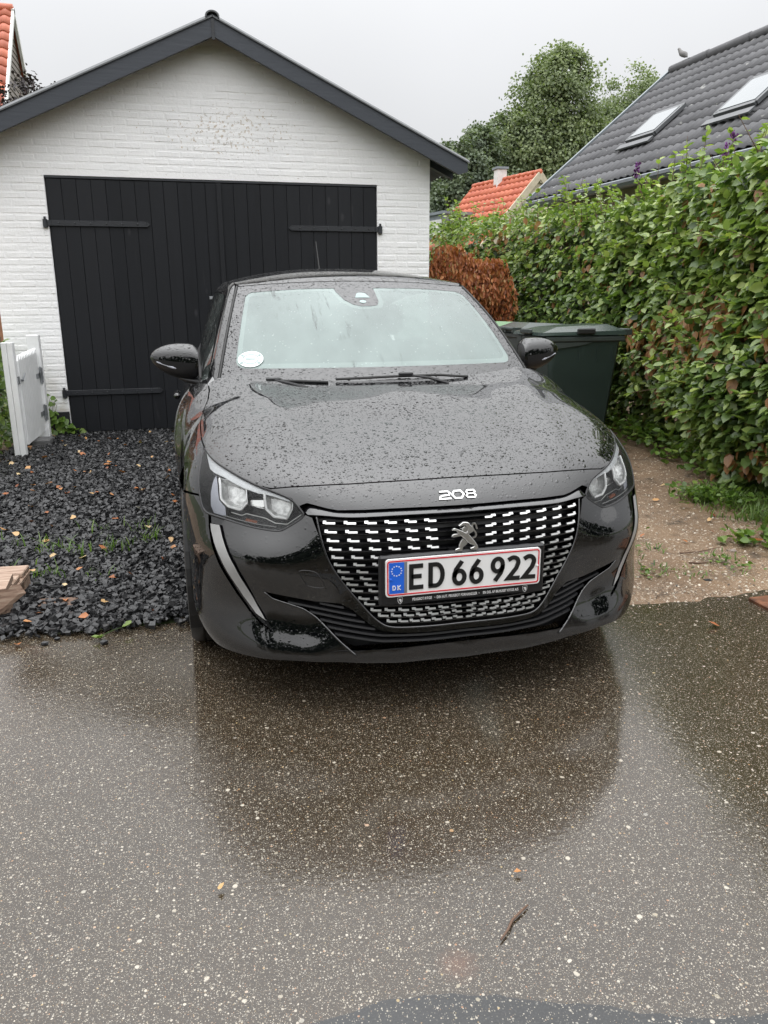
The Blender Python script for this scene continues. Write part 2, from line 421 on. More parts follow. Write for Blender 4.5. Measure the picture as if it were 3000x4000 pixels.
# black gravel: a dark bed under thousands of broken stones
gx0 = lambda y: -2.42+.05*np.sin(y*2.3)
V, F = grid_sheet(-2.6, .95, .86, 6.2, .05, lambda X, Y: .006+.008*snoise(X, Y, 7, 6), keep=lambda x, y: (x > gx0(y)) & (y > drive_edge(x)+.13) & (x < .92))
link('gravel_bed', raw_mesh('gravel_bed', V, F, True), 'gravel_base', kind='structure')
def stones(n, xf, size, zf, seed):
    r = np.random.default_rng(seed); P = xf(r, n); n = len(P)
    cube = np.array([(x, y, z) for x in (-1, 1) for y in (-1, 1) for z in (-1, 1)], float)
    Vv = cube[None]*r.uniform(.45, 1.0, (n, 8, 3)); s = r.uniform(*size, n)
    sc = np.stack([s*r.uniform(.8, 1.35, n), s*r.uniform(.6, 1.0, n), s*r.uniform(.4, .75, n)], -1)*.5
    Vv = Vv*sc[:, None]
    a, b, c = r.uniform(0, 6.28, n), r.normal(0, .45, n), r.normal(0, .45, n)
    ca, sa, cb, sb, cc, s_ = np.cos(a), np.sin(a), np.cos(b), np.sin(b), np.cos(c), np.sin(c)
    Rz = np.zeros((n, 3, 3)); Rz[:, 0, 0] = ca; Rz[:, 0, 1] = -sa; Rz[:, 1, 0] = sa; Rz[:, 1, 1] = ca; Rz[:, 2, 2] = 1
    Rx = np.zeros((n, 3, 3)); Rx[:, 0, 0] = 1; Rx[:, 1, 1] = cb; Rx[:, 1, 2] = -sb; Rx[:, 2, 1] = sb; Rx[:, 2, 2] = cb
    Ry = np.zeros((n, 3, 3)); Ry[:, 1, 1] = 1; Ry[:, 0, 0] = cc; Ry[:, 0, 2] = s_; Ry[:, 2, 0] = -s_; Ry[:, 2, 2] = cc
    Vv = np.einsum('nij,njk,nkl,nvl->nvi', Rz, Rx, Ry, Vv)
    Vv += np.concatenate([P, (zf(P[:, 0], P[:, 1])+sc[:, 2]*r.uniform(.1, 1.0, n))[:, None]], 1)[:, None]
    q = np.array([(0,1,3,2),(4,6,7,5),(0,4,5,1),(2,3,7,6),(0,2,6,4),(1,5,7,3)])
    F = (q[None]+8*np.arange(n)[:, None, None]).reshape(-1, 4)
    return Vv.reshape(-1, 3), F, np.repeat(r.uniform(0, 1, n)**1.5, 8)
def gx(r, n):
    y = .9+(6.15-.9)*r.uniform(0, 1, n)**1.25; x = r.uniform(-2.5, -.5, n)
    k = (x > gx0(y)-.0+r.normal(0, .03, n)) & (y > drive_edge(x)-.01+np.abs(r.normal(0, .06, n))+.03*snoise(x, y*0, 14, 77)) & ~((x > -.75) & (y < 4.6))
    k &= ~((x > -2.36) & (x < -2.2) & (y < 5.06) & (y > 4.94))
    return np.stack([x, y], -1)[k]
V, F, t = stones(32000, gx, (.015, .036), lambda x, y: .008+.014*(.5+.5*snoise(x, y, 7, 6))+.012*np.clip((y-drive_edge(x))/.12, 0, 1), 11)
g_o = link('gravel', raw_mesh('gravel', V, F, attrs={'tint': t}), 'black_stone'); tag(g_o, 'broken black stone gravel filling the drive left of the car', 'gravel', kind='stuff')

# ================================================================== GARAGE
GY = 6.21; GX0, GX1, GXC = -2.56, 1.76, -.40; DX0, DX1, DZ = -2.03, 1.19, 2.47
SLOPE = (3.80-2.655)/(2.09+.40)        # pitch of the verge
roofz = lambda x: 3.80 - SLOPE*abs(x-GXC)
gar = empty('garage', (GXC, GY, 0)); tag(gar, 'white painted brick garage with black double doors and a low gable', 'garage')
IP = Matrix.Translation((-GXC, -GY, 0))
def gput(o): o.matrix_parent_inverse = IP; return o
BK = GY+.10
# masonry core behind the facing bricks (mortar plane), side and rear walls
mb = MB(); wt = .006
def wall_poly(): return [(GX0, .26), (DX0, .26), (DX0, DZ), (DX1, DZ), (DX1, .26), (GX1, .26), (GX1, roofz(GX1)), (GXC, roofz(GXC)), (GX0, roofz(GX0))]
mb.prism([(GX0, .0), (DX0, .0), (DX0, DZ), (DX1, DZ), (DX1, .0), (GX1, .0), (GX1, roofz(GX1)-.02), (GXC, roofz(GXC)-.02), (GX0, roofz(GX0)-.02)], 1, GY+.0012, GY+.22)
mb.box((GX0, GY+.22, 0), (GX0+.22, GY+6.5, 2.55)); mb.box((GX1-.22, GY+.22, 0), (GX1, GY+6.5, 2.55)); mb.box((GX0, GY+6.5, 0), (GX1, GY+6.7, 2.55))
gput(mb.obj('wall', 'white_brick_paint', gar))
for a, b in ((GX0-.012, DX0-.004), (DX1+.004, GX1+.012)): gput(MB().box((a, GY-.012, 0), (b, GY+.002, .245), bev=.005).obj('plinth', 'plinth_black', gar))
# facing bricks, painted over
def brick_mesh(w, seed=0):
    r = random.Random(seed); m = MB(); h = .0545; b = .006
    pts = []
    f = lambda s=.0015: r.uniform(-s, s)
    outer = [(-w/2, -h/2), (w/2, -h/2), (w/2, h/2), (-w/2, h/2)]; inner = [(-w/2+b, -h/2+b), (w/2-b, -h/2+b), (w/2-b, h/2-b), (-w/2+b, h/2-b)]
    V = [(x+f(), .006, z+f()) for x, z in outer] + [(x+f(.003), 0+f(.001), z+f(.002)) for x, z in inner]
    F = [(4, 5, 6, 7)] + [(i, (i+1) % 4, 4+(i+1) % 4, 4+i) for i in range(4)]
    m.add(V, F); return m
bms = {}
def brick_data(w, k):
    key = (round(w, 2), k)
    if key not in bms: bms[key] = brick_mesh(key[0], hash(key) % 9999).mesh('brick', smooth=False, fix=True)
    return bms[key]
slots = []
nrow = 0
z = .245+.04
while z < 3.78:
    x = GX0 + (.0 if nrow % 2 else -.12)
    while x < GX1:
        a, b = max(x, GX0), min(x+.228, GX1)
        zt = roofz(a if abs(a-GXC) > abs(b-GXC) else b)
        if z+.03 < zt:
            if z-.03 < DZ:
                if b > DX0 and a < DX1:
                    if a < DX0: b = min(b, DX0)
                    elif b > DX1: a = max(a, DX1)
                    else: a = b = 0
            if b-a > .05: slots.append((a, b, z, nrow))
        x += .240
    z += .0667; nrow += 1
order = list(range(len(slots))); random.Random(3).shuffle(order)
order.sort(key=lambda i: not (slots[i][2] > 2.0 or slots[i][0] < -2.0))
single = set(order[:295]); rest = MB()
for i, (a, b, z, k) in enumerate(slots):
    w = b-a; cx = (a+b)/2; dy = -random.uniform(.0, .0025); rz = random.uniform(-.007, .007)
    if i in single:
        o = link('brick', brick_data(w, i % 6), 'white_brick_paint', gar)
        o.location = (cx, GY+dy, z); o.rotation_euler = (0, rz, 0); gput(o)
    else:
        m = brick_mesh(w, i); v = np.concatenate(m.V); rest.add(v+np.array((cx, GY+dy, z)), m.F)
ro = gput(rest.obj('brick', 'white_brick_paint', gar)); ro['kind'] = 'stuff'
# roof: sheets, barge boards, ridge cap
for sgn, nm in ((-1, 'l'), (1, 'r')):
    xe = 2.09-GXC+.02 if sgn > 0 else 2.49+.05
    L = xe; c0 = np.array([GXC, 0, 3.815]); d = np.array([sgn, 0, -SLOPE]); d = d/np.linalg.norm(d); up = np.array([-d[2]*sgn*sgn if False else SLOPE*sgn, 0, 1.]); up = up/np.linalg.norm(up)
    m = MB(); ln = L/abs(d[0])
    # corrugated fibre sheet: waves run down the slope
    ny = 150; ys = np.linspace(GY-.26, GY+6.8, ny); wv = .018*np.sin(ys*2*math.pi/.13)
    P0 = np.stack([np.full(ny, c0[0]), ys, np.full(ny, c0[2]+.03)+wv], -1); P1 = P0+d*ln
    V = np.concatenate([P0, P1, P0-up*.012, P1-up*.012]); F = []
    for j in range(ny-1):
        F += [(j, j+1, ny+j+1, ny+j), (2*ny+j+1, 2*ny+j, 3*ny+j, 3*ny+j+1), (ny+j, ny+j+1, 3*ny+j+1, 3*ny+j)]
    F += [(0, ny, 3*ny, 2*ny)]
    m.add(V, F); gput(m.obj('roof_sheet', 'roof_felt', gar))
    # barge board, in profile: deep plank along the verge
    bt = .155
    q = lambda s, dz: (c0[0]+d[0]*s, c0[2]+d[2]*s+dz)
    tip = ln-.02
    poly = [q(0, .015), q(tip, .015), (q(tip, 0)[0]-.0*sgn, q(tip, -bt*.55)[1]), q(tip-.10, -bt), q(0, -bt)]
    if sgn < 0: poly = poly[::-1]
    gput(MB().prism(poly, 1, GY-.245, GY-.205).obj('barge_board', 'barge_paint', gar))
    # boarded soffit between barge board and wall
    poly = [q(0, -.045), q(tip-.05, -.045), q(tip-.05, -.065), q(0, -.065)]
    gput(MB().prism(poly if sgn > 0 else poly[::-1], 1, GY-.203, GY+.20).obj('soffit', 'barge_paint', gar))
    # eave: rafters feet and fascia beyond the side wall
    if sgn > 0:
        for k in range(6):
            yy = GY+.05+k*.8
            xa = GX1+.005
            za = roofz(xa)-.07
            m = MB().obox(((xa+2.02)/2, yy, za-.075), ((2.02-xa)/2, 0, -SLOPE*(2.02-xa)/2), (0, .03, 0), (0, 0, .05)); gput(m.obj('rafter_tail', 'barge_paint', gar))
m = MB(); a = np.linspace(-.2, math.pi+.2, 12); prof = [(GXC+.065*math.cos(t), 3.80+.016+.05*math.sin(t)) for t in a] + [(GXC+.052*math.cos(t), 3.80+.016+.038*math.sin(t)) for t in a[::-1]]
gput(m.prism(prof[::-1], 1, GY-.27, GY+6.8).obj('ridge_cap', 'roof_felt', gar))
gput(MB().box((GXC-.012, GY-.253, 3.63), (GXC+.014, GY-.245, 3.80)).obj('verge_joint', 'iron_black', gar))
# double doors made of planks
DY = GY+.010
frame = MB(); frame.box((DX0-.0, DY+.03, 0), (DX0+.05, DY+.09, DZ)); frame.box((DX1-.05, DY+.03, 0), (DX1, DY+.09, DZ)); frame.box((DX0, DY+.03, DZ-.045), (DX1, DY+.09, DZ-.001))
gput(frame.obj('door_frame', 'iron_black', gar))
gput(MB().box((DX0+.001, DY-.007, DZ-.022), (DX1-.001, DY+.028, DZ-.002)).obj('door_head_trim', 'iron_black', gar))
mid = -.415
for s, (xa, xb) in enumerate(((DX0+.012, mid-.004), (mid+.004, DX1-.012))):
    door = gput(MB().box((xa, DY+.027, .045), (xb, DY+.055, DZ-.03)).obj('door', 'dark_gap', gar))
    n = 12; w = (xb-xa)/n
    for k in range(n):
        dz0 = .03+random.uniform(-.006, .006); dy = random.uniform(-.002, .002)
        ga, gb = .0008+random.uniform(0, .0012), .0008+random.uniform(0, .0012)
        m = MB().box((xa+k*w+ga, DY+dy, dz0), (xa+(k+1)*w-gb, DY+.026, DZ-.028), bev=.0018)
        o = m.obj('plank', 'black_wood', door)
    o = gput(MB().box((mid-.03, DY-.02, .04), (mid+.018, DY-.0035, DZ-.03), bev=.003).obj('meeting_strip', 'black_wood', gar)) if s else None
    # strap hinges
    for hz in ((2.045 if s == 0 else 2.035), .43):
        hx0, hx1 = (DX0-.05, DX0+.93) if s == 0 else (DX1+.05, DX1-.93)
        sg = 1 if hx1 > hx0 else -1
        m = MB(); xs = [hx0, hx1]
        a_, b_ = sorted((hx0+sg*.04, hx1-sg*.03))
        m.box((a_, DY-.0165, hz-.026), (b_, DY-.0042, hz+.026), bev=.002)
        tp = [(hx1-sg*.03, hz-.026), (hx1, hz), (hx1-sg*.03, hz+.026)]
        m.prism(tp if sg > 0 else tp[::-1], 1, DY-.0165, DY-.0042)
        m.lathe([(.022, hz-.045), (.022, hz+.03)], (hx0+sg*.02, DY-.02, 0), 2, 12); m.lathe([(.011, hz+.03), (.011, hz+.055)], (hx0+sg*.02, DY-.02, 0), 2, 10)
        ha, hb = sorted((hx0+sg*.02, hx0+sg*.07)); m.box((ha, DY-.026, hz-.026), (hb, DY-.012, hz+.024))
        h = gput(m.obj('strap_hinge', 'iron_black', gar))
        for k in range(6):
            bo = MB().lathe([(.0085, DY-.0165), (.007, DY-.021), (.002, DY-.023)], (hx0+sg*(.14+k*.145), 0, hz), 1, 8).obj('bolt', 'iron_black', h)
# hasp and padlock on the meeting edge
hp = MB().box((mid-.16, DY-.012, 1.335), (mid-.02, DY-.004, 1.365), bev=.002); hp.box((mid-.02, DY-.034, 1.335), (mid+.035, DY-.0215, 1.365))
gput(hp.obj('hasp', 'galvanised', gar))
pl = MB().box((mid-.125, DY-.045, 1.255), (mid-.085, DY-.02, 1.30), bev=.004)
pl.tube([(mid-.117, DY-.033, 1.298), (mid-.117, DY-.033, 1.325), (mid-.105, DY-.033, 1.338), (mid-.093, DY-.033, 1.325), (mid-.093, DY-.033, 1.298)], .004, 6)
tag(pl.obj('padlock', 'galvanised', smooth=False), 'small steel padlock hanging from the hasp of the garage doors', 'padlock')
# ================================================================== CAR: body surface
# a smooth shell through measured points of the front half (x = half width, y = distance from the nose, z = height)
SC = np.array([0., .85, .38])
CP = np.array([
# centre line
(0,.10,.12),(0,.025,.160),(0,-.012,.195),(0,.006,.25),(0,.012,.35),(0,.028,.465),(0,.045,.57),(0,.066,.65),(0,.10,.695),(0,.15,.742),(0,.26,.795),(0,.45,.862),(0,.70,.925),(0,.93,.972),(0,1.15,1.005),
(.22,.115,.12),(.22,.038,.160),(.22,.002,.194),(.22,.020,.25),(.22,.026,.35),(.22,.042,.465),(.22,.062,.57),(.22,.084,.65),(.22,.115,.695),(.22,.165,.740),(.22,.27,.793),(.22,.45,.860),(.22,.70,.924),(.22,.95,.972),
(.338,.065,.160),(.338,.028,.194),(.345,.052,.24),(.36,.062,.33),(.40,.092,.46),(.41,.105,.57),(.438,.130,.65),(.44,.160,.69),(.44,.195,.735),(.44,.29,.788),(.44,.46,.856),(.44,.70,.921),(.44,.98,.972),
(.48,.108,.160),(.48,.070,.194),(.49,.118,.265),(.50,.122,.33),(.507,.195,.688),(.472,.167,.646),(.54,.186,.595),(.571,.225,.726),
(.589,.155,.281),(.605,.165,.401),(.60,.122,.194),(.60,.155,.16),(.62,.158,.505),(.53,.128,.50),
(.62,.31,.765),(.62,.46,.840),(.62,.72,.914),(.64,1.0,.966),
(.68,.40,.782),(.705,.50,.825),(.757,.50,.800),(.71,.74,.892),(.735,1.0,.951),
(.712,.25,.28),(.71,.255,.40),(.715,.232,.19),(.69,.208,.515),(.70,.265,.60),
(.762,.333,.627),(.783,.32,.50),(.788,.325,.38),(.80,.345,.27),(.785,.355,.20),
(.792,.44,.72),(.772,.60,.815),(.768,.78,.860),(.80,1.02,.905),
(.808,.41,.60),(.815,.41,.45),(.818,.42,.30),(.795,.43,.20),
(.822,.60,.70),(.818,.80,.77),(.828,1.02,.79),(.838,.80,.70),(.845,1.02,.68),
(.838,.60,.58),(.832,.55,.40),(.828,.55,.28),
(.848,.80,.60),(.855,1.05,.55),(.855,1.05,.40),(.852,1.05,.30),(.835,1.05,.18),(.82,1.3,.90),(.845,1.3,.76),(.855,1.3,.60),(.855,1.3,.40),(.835,1.3,.2),(.79,1.2,.950)])
def to_uv(P):
    P=np.asarray(P,float); d=P-SC; rho=np.hypot(d[...,1],d[...,2])
    return np.stack([np.arctan2(d[...,0],rho),np.arctan2(d[...,2],-d[...,1])],-1)
class Surf:
    def __init__(s,cp=CP,lam=2.5e-3):
        m=cp[cp[:,0]>1e-6]*[-1,1,1]; A=np.concatenate([cp,m]); s.c=to_uv(A); r=np.linalg.norm(A-SC,axis=1)
        n=len(A); K=s.k(s.c,s.c)+np.diag(np.where(A[:,2]<.28,5e-4,np.where((A[:,2]<.53)&(A[:,2]>.49),4e-4,lam))); Pm=np.c_[np.ones(n),s.c]
        M=np.block([[K,Pm],[Pm.T,np.zeros((3,3))]]); sol=np.linalg.solve(M,np.r_[r,0,0,0]); s.w=sol[:n]; s.a=sol[n:]
    def k(s,a,b):
        d=np.sqrt(((a[:,None]-b[None])**2).sum(-1)); return d**3
    def r(s,uv):
        out=np.empty(len(uv))
        for i in range(0,len(uv),4000):
            q=uv[i:i+4000]; o=s.k(q,s.c)@s.w+s.a[0]+q@s.a[1:]
            x=np.abs(o*np.sin(q[:,0])); y=SC[1]-o*np.cos(q[:,0])*np.cos(q[:,1]); z=SC[2]+o*np.cos(q[:,0])*np.sin(q[:,1])
            f=np.clip((y-.16)/.35,0,1)*np.clip((z-.70)/.08,0,1)
            o=o+f*(.0095*np.exp(-((x-.40-.22*(y-.2))/.042)**2)-.005*np.exp(-((x-.27-.2*(y-.2))/.09)**2))
            out[i:i+4000]=o
        return out
    def P(s,uv,off=0.):
        uv=np.atleast_2d(np.asarray(uv,float)); r=s.r(uv)
        D=np.stack([np.sin(uv[:,0]),-np.cos(uv[:,0])*np.cos(uv[:,1]),np.cos(uv[:,0])*np.sin(uv[:,1])],-1)
        X=SC+D*r[:,None]
        if np.any(off): X=X+s.N(uv)*np.reshape(off,(-1,1))
        return X
    def N(s,uv):
        e=1e-3; a=s.P(uv+[e,0])-s.P(uv-[e,0]); b=s.P(uv+[0,e])-s.P(uv-[0,e]); n=np.cross(b,a)
        n/=np.linalg.norm(n,axis=1)[:,None]; d=s.P(uv)-SC
        n*=np.sign((n*d).sum(1))[:,None]; return n
BODY = Surf()
# ================================================================== CAR: materials
def drops(n, v, scale=1.0, amount=1.0):
    """rain drops standing on a surface: height field"""
    h = None
    for sc, thr, rad, k in ((60, .5, .43, 1.0), (110, .4, .46, .6), (210, .3, .46, .3)):
        x = n.voro(n.mapping(v, (1, 1, 1), (sc*.11, .3, .7)), sc*scale, out=None)
        sp = n.n('ShaderNodeSeparateColor'); n.L(x.outputs['Color'], sp.inputs[0])
        r_ = n.rng(sp.outputs[1], 0, 1, rad*.35, rad)
        d = n.rng(n.math('DIVIDE', x.outputs['Distance'], r_), 1.0, .25, 0, 1, smooth=True)
        d = n.math('MULTIPLY', d, n.math('MULTIPLY', n.math('GREATER_THAN', sp.outputs[0], thr), k*amount))
        h = d if h is None else n.math('MAXIMUM', h, d)
    return h
def make_paint(name='black_paint', amt=1.0):
    n = NB(name); v = n.obj()
    sn = n.n('ShaderNodeSeparateXYZ'); n.L(n.n('ShaderNodeNewGeometry').outputs['True Normal'], sn.inputs[0])
    h = n.math('MULTIPLY', drops(n, v), n.rng(sn.outputs['Z'], .48, .88, .10, 1.0)); nm = n.bump(h, 1.0, .0085*amt)
    n.bsdf(Base_Color=n.mix(n.noise(v, 900, 1), (.0008, .0009, .0012), (.0025, .0028, .0035)), Metallic=.0, Roughness=.3, Specular_IOR_Level=.0,
           Coat_Weight=1.0, Coat_Roughness=.025, Coat_IOR=1.85, Coat_Normal=nm, Normal=nm)
make_paint(); make_paint('bumper_paint', .38)
def make_gloss(name, col, rough=.12, coat=1.0, drop=.5):
    n = NB(name); v = n.obj(); nm = n.bump(drops(n, v, 1, drop), .5, .0015)
    n.bsdf(Base_Color=n.mix(n.noise(v, 60, 2), tuple(x*.8 for x in col), tuple(x*1.2 for x in col)), Roughness=rough, Coat_Weight=coat, Coat_Roughness=.04, Normal=nm, Coat_Normal=nm)
make_gloss('gloss_black', (.006, .006, .007), .15)
simple('satin_black', (.009, .009, .010), .42, bump=.15, bscale=200)
simple('grille_black', (.006, .006, .007), .32)
simple('rubber_black', (.012, .012, .012), .6, bump=.2, bscale=150)
def make_chrome(name, col=(.80, .80, .80), rough=.10, bmp=.12):
    n = NB(name); v = n.obj()
    n.bsdf(Base_Color=n.mix(n.noise(v, 90, 2), tuple(x*.92 for x in col), col), Metallic=1.0, Roughness=rough, Normal=n.bump(n.noise(v, 300, 2), bmp, .001))
make_chrome('chrome', (.76, .76, .75), rough=.32); make_chrome('satin_chrome', (.72, .72, .70), .30); simple('reflector', (.62, .62, .61), .3, .4, .35, 70)
simple('light_strip', (.30, .30, .295), .35, var=.08, nscale=30)
simple('lamp_plate', (.38, .39, .44), .35)
def make_lens():
    n = NB('headlight_lens'); v = n.obj()
    nm = n.bump(drops(n, v, 1.0, 1.0), .6, .002)
    g = n.n('ShaderNodeBsdfGlossy'); g.inputs['Roughness'].default_value = .03; n.L(nm, g.inputs['Normal'])
    t = n.n('ShaderNodeBsdfTransparent'); t.inputs['Color'].default_value = (.93, .94, .94, 1)
    fr = n.n('ShaderNodeFresnel'); fr.inputs['IOR'].default_value = 1.33; n.L(nm, fr.inputs['Normal'])
    m = n.n('ShaderNodeMixShader'); n.L(fr.outputs[0], m.inputs[0]); n.L(t.outputs[0], m.inputs[1]); n.L(g.outputs[0], m.inputs[2])
    d = n.n('ShaderNodeBsdfDiffuse'); d.inputs['Color'].default_value = (.75, .77, .77, 1)
    hz = n.math('MULTIPLY', n.rng(n.noise(v, 300, 2), .45, .65), .035)
    m2 = n.n('ShaderNodeMixShader'); n.L(hz, m2.inputs[0]); n.L(m.outputs[0], m2.inputs[1]); n.L(d.outputs[0], m2.inputs[2])
    n.L(m2.outputs[0], n.out.inputs['Surface'])
make_lens()
simple('hook_white', (.92, .92, .91), .25, var=.03)
simple('brow_reflection_grey', (.55, .56, .57), .3, .2)  # pale top edge of the lamp, with the lens's sky reflection painted in
def make_glass(name, tint, fog, fogcol):
    """car glass: fogged from the inside, rain drops on the outside"""
    n = NB(name); v = n.obj()
    h = drops(n, v, .9, 1.0); nm = n.bump(h, .7, .002)
    t = n.n('ShaderNodeBsdfTransparent'); t.inputs['Color'].default_value = tint + (1,)
    d = n.n('ShaderNodeBsdfDiffuse'); n.put(d.inputs['Color'], n.mix(n.rng(n.noise(v, 3, 4), .3, .7), tuple(x*.94 for x in fogcol), fogcol))
    tr = n.n('ShaderNodeBsdfTranslucent'); n.put(tr.inputs['Color'], fogcol)
    md = n.n('ShaderNodeMixShader'); md.inputs[0].default_value = .25; n.L(d.outputs[0], md.inputs[1]); n.L(tr.outputs[0], md.inputs[2])
    streak = n.rng(n.noise(n.mapping(v, (26, 3, 3)), 1.0, 4, .6), .56, .68)
    zone = n.math('MULTIPLY', n.rng(n.noise(v, 3.2, 2), .5, .62), .35)
    clear = n.math('MULTIPLY', n.math('MULTIPLY', streak, zone), 1.1)
    big = n.rng(h, .72, .85)
    fogv = n.math('ADD', fog, n.math('MULTIPLY', n.math('SUBTRACT', n.noise(n.mapping(v, (1, .6, .6)), 3.5, 4, .55), .5), .55))
    f = n.math('SUBTRACT', fogv, clear, clamp=True)
    f = n.math('ADD', f, n.math('MULTIPLY', big, .30), clamp=True)
    m = n.n('ShaderNodeMixShader'); n.put(m.inputs[0], f); n.L(t.outputs[0], m.inputs[1]); n.L(md.outputs[0], m.inputs[2])
    g = n.n('ShaderNodeBsdfGlossy'); g.inputs['Roughness'].default_value = .02; n.L(nm, g.inputs['Normal'])
    fr = n.n('ShaderNodeFresnel'); fr.inputs['IOR'].default_value = 1.5; n.L(nm, fr.inputs['Normal'])
    m2 = n.n('ShaderNodeMixShader'); n.L(fr.outputs[0], m2.inputs[0]); n.L(m.outputs[0], m2.inputs[1]); n.L(g.outputs[0], m2.inputs[2])
    n.L(m2.outputs[0], n.out.inputs['Surface'])
make_glass('fogged_glass', (.74, .86, .82), .60, (.38, .47, .45))
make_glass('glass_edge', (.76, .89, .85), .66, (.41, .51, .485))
make_glass('side_glass', (.25, .30, .28), .12, (.3, .36, .34))
simple('plate_white', (.80, .80, .79), .35, var=.03); simple('plate_red', (.62, .02, .035), .4); simple('plate_blue', (.015, .12, .62), .4); simple('plate_black', (.008, .008, .008), .4)
simple('print_white', (.75, .75, .75), .5); simple('plate_grey', (.18, .19, .20), .5); simple('sticker_white', (.72, .80, .78), .4, var=.02); simple('sticker_grey', (.30, .38, .37), .5)
simple('interior_grey', (.06, .065, .065), .7); simple('amber_lens', (.22, .06, .02), .3)
def make_tyre():
    n = NB('tyre'); v = n.obj(); n.bsdf(Base_Color=n.mix(n.noise(v, 30, 4), (.012, .012, .012), (.03, .028, .026)), Roughness=.55, Normal=n.bump(n.noise(v, 120, 2), .3, .003))
make_tyre()

# ================================================================== CAR: panels cut from the body surface
car = empty('car', (0, 0, 0)); tag(car, 'wet black hatchback parked in front of the garage doors', 'car')
def dens(P, step=.009, closed=True):
    P = np.asarray(P, float); Q = np.concatenate([P, P[:1]]) if closed else P; out = []
    for a, b in zip(Q[:-1], Q[1:]):
        k = max(1, int(np.ceil(np.linalg.norm(b-a)/step)))
        for i in range(k): out.append(a+(b-a)*i/k)
    if not closed: out.append(Q[-1])
    return np.array(out)
def smooth_poly(P, it=1, closed=True):
    """corner cutting"""
    P = np.asarray(P, float)
    for _ in range(it):
        Q = np.roll(P, -1, 0) if closed else P[1:]; A = P if closed else P[:-1]
        N = np.stack([.75*A+.25*Q, .25*A+.75*Q], 1).reshape(-1, P.shape[1])
        P = N if closed else np.concatenate([P[:1], N, P[-1:]])
    return P
def inside(poly, pts):
    x, y = pts[:, 0], pts[:, 1]; c = np.zeros(len(pts), bool); n = len(poly); j = n-1
    for i in range(n):
        xi, yi = poly[i]; xj, yj = poly[j]
        if yi != yj:
            t = ((yi > y) != (yj > y)) & (x < (xj-xi)*(y-yi)/(yj-yi)+xi); c ^= t
        j = i
    return c
def area(p): x, y = p[:, 0], p[:, 1]; return .5*np.sum(x*np.roll(y, -1)-y*np.roll(x, -1))
def inset(poly, d):
    """move a uv loop inwards by d metres (approximately)"""
    s = np.sign(area(poly)); t = np.roll(poly, -1, 0)-np.roll(poly, 1, 0); t /= np.linalg.norm(t, axis=1)[:, None]+1e-12
    nrm = np.stack([-t[:, 1], t[:, 0]], -1)*s
    return poly + nrm*d/.78
def panel(name, outer, holes=(), mat='black_paint', parent=None, off=0., gap=.0022, skirt=.018, step=.0135, surf=None, uvfn=None, **kw):
    S_ = surf or BODY; U = uvfn or to_uv
    loops = [inset(np.asarray(U(outer)), gap)] + [inset(np.asarray(U(h)), -gap if gap else 0) for h in holes]
    lo, hi = loops[0].min(0), loops[0].max(0)
    gx_, gy_ = np.meshgrid(np.arange(lo[0], hi[0], step), np.arange(lo[1], hi[1], step)); gy_ = gy_ + (np.arange(gx_.shape[1]) % 2)[None]*step*.5
    G = np.stack([gx_.ravel(), gy_.ravel()], -1); k = inside(loops[0], G)
    for h in loops[1:]: k &= ~inside(h, G)
    G = G[k]; B = np.concatenate(loops)
    for i in range(0, len(G), 3000):
        pass
    if len(G):
        dm = np.concatenate([np.sqrt(((G[i:i+2000, None]-B[None])**2).sum(-1)).min(1) for i in range(0, len(G), 2000)]); G = G[dm > step*.5]
    verts = np.concatenate([B, G]); edges = []; o = 0
    for l in loops: edges += [(o+i, o+(i+1) % len(l)) for i in range(len(l))]; o += len(l)
    r = delaunay_2d_cdt([Vector(v) for v in verts], edges, [], 0, 1e-7)
    v2 = np.array([v[:] for v in r[0]]); F = np.array([f for f in r[2] if len(f) == 3])
    c = v2[F].mean(1); k = inside(loops[0], c)
    for h in loops[1:]: k &= ~inside(h, c)
    F = F[k]; P = S_.P(v2, off); N = S_.N(v2)
    nrm = np.cross(P[F[:, 1]]-P[F[:, 0]], P[F[:, 2]]-P[F[:, 0]]); fl = (nrm*N[F[:, 0]]).sum(1) < 0; F[fl] = F[fl][:, ::-1]
    Vv = [P]; Nn = [N]; Fs = [tuple(f) for f in F]; base = len(P)
    if skirt:
        for l in loops:
            p = S_.P(l, off); nn = S_.N(l); q = p-nn*skirt; m = len(l)
            t = np.roll(p, -1, 0)-np.roll(p, 1, 0); t /= np.linalg.norm(t, axis=1)[:, None]; sn = np.cross(t, nn)
            Vv += [p, q]; Nn += [sn, sn]
            Fs += [(base+i, base+(i+1) % m, base+m+(i+1) % m, base+m+i) for i in range(m)]; base += 2*m
    me = raw_mesh(name, np.concatenate(Vv), Fs, True, normals=np.concatenate(Nn))
    return link(name, me, mat, parent if parent is not None else car, **kw)
MX = np.array([-1, 1, 1.])
def both(half):
    """mirror an open half outline (ending on the centre line) into a closed loop"""
    h = np.asarray(half, float); return np.concatenate([h, (h*MX)[::-1]])
HL = np.array([(0.756,0.532,0.805),(0.741,0.466,0.787),(0.722,0.418,0.773),(0.683,0.351,0.756),(0.643,0.295,0.739),(0.600,0.250,0.722),(0.555,0.220,0.708),(0.507,0.191,0.689),(0.487,0.172,0.665),(0.473,0.156,0.643),(0.485,0.157,0.631),(0.506,0.162,0.617),(0.542,0.169,0.596),(0.560,0.176,0.594),(0.578,0.184,0.595),(0.632,0.212,0.602),(0.686,0.252,0.613),(0.727,0.292,0.620),(0.759,0.330,0.623),(0.771,0.349,0.630),(0.777,0.363,0.641),(0.782,0.388,0.671),(0.783,0.418,0.706),(0.777,0.456,0.744),(0.767,0.495,0.778)])
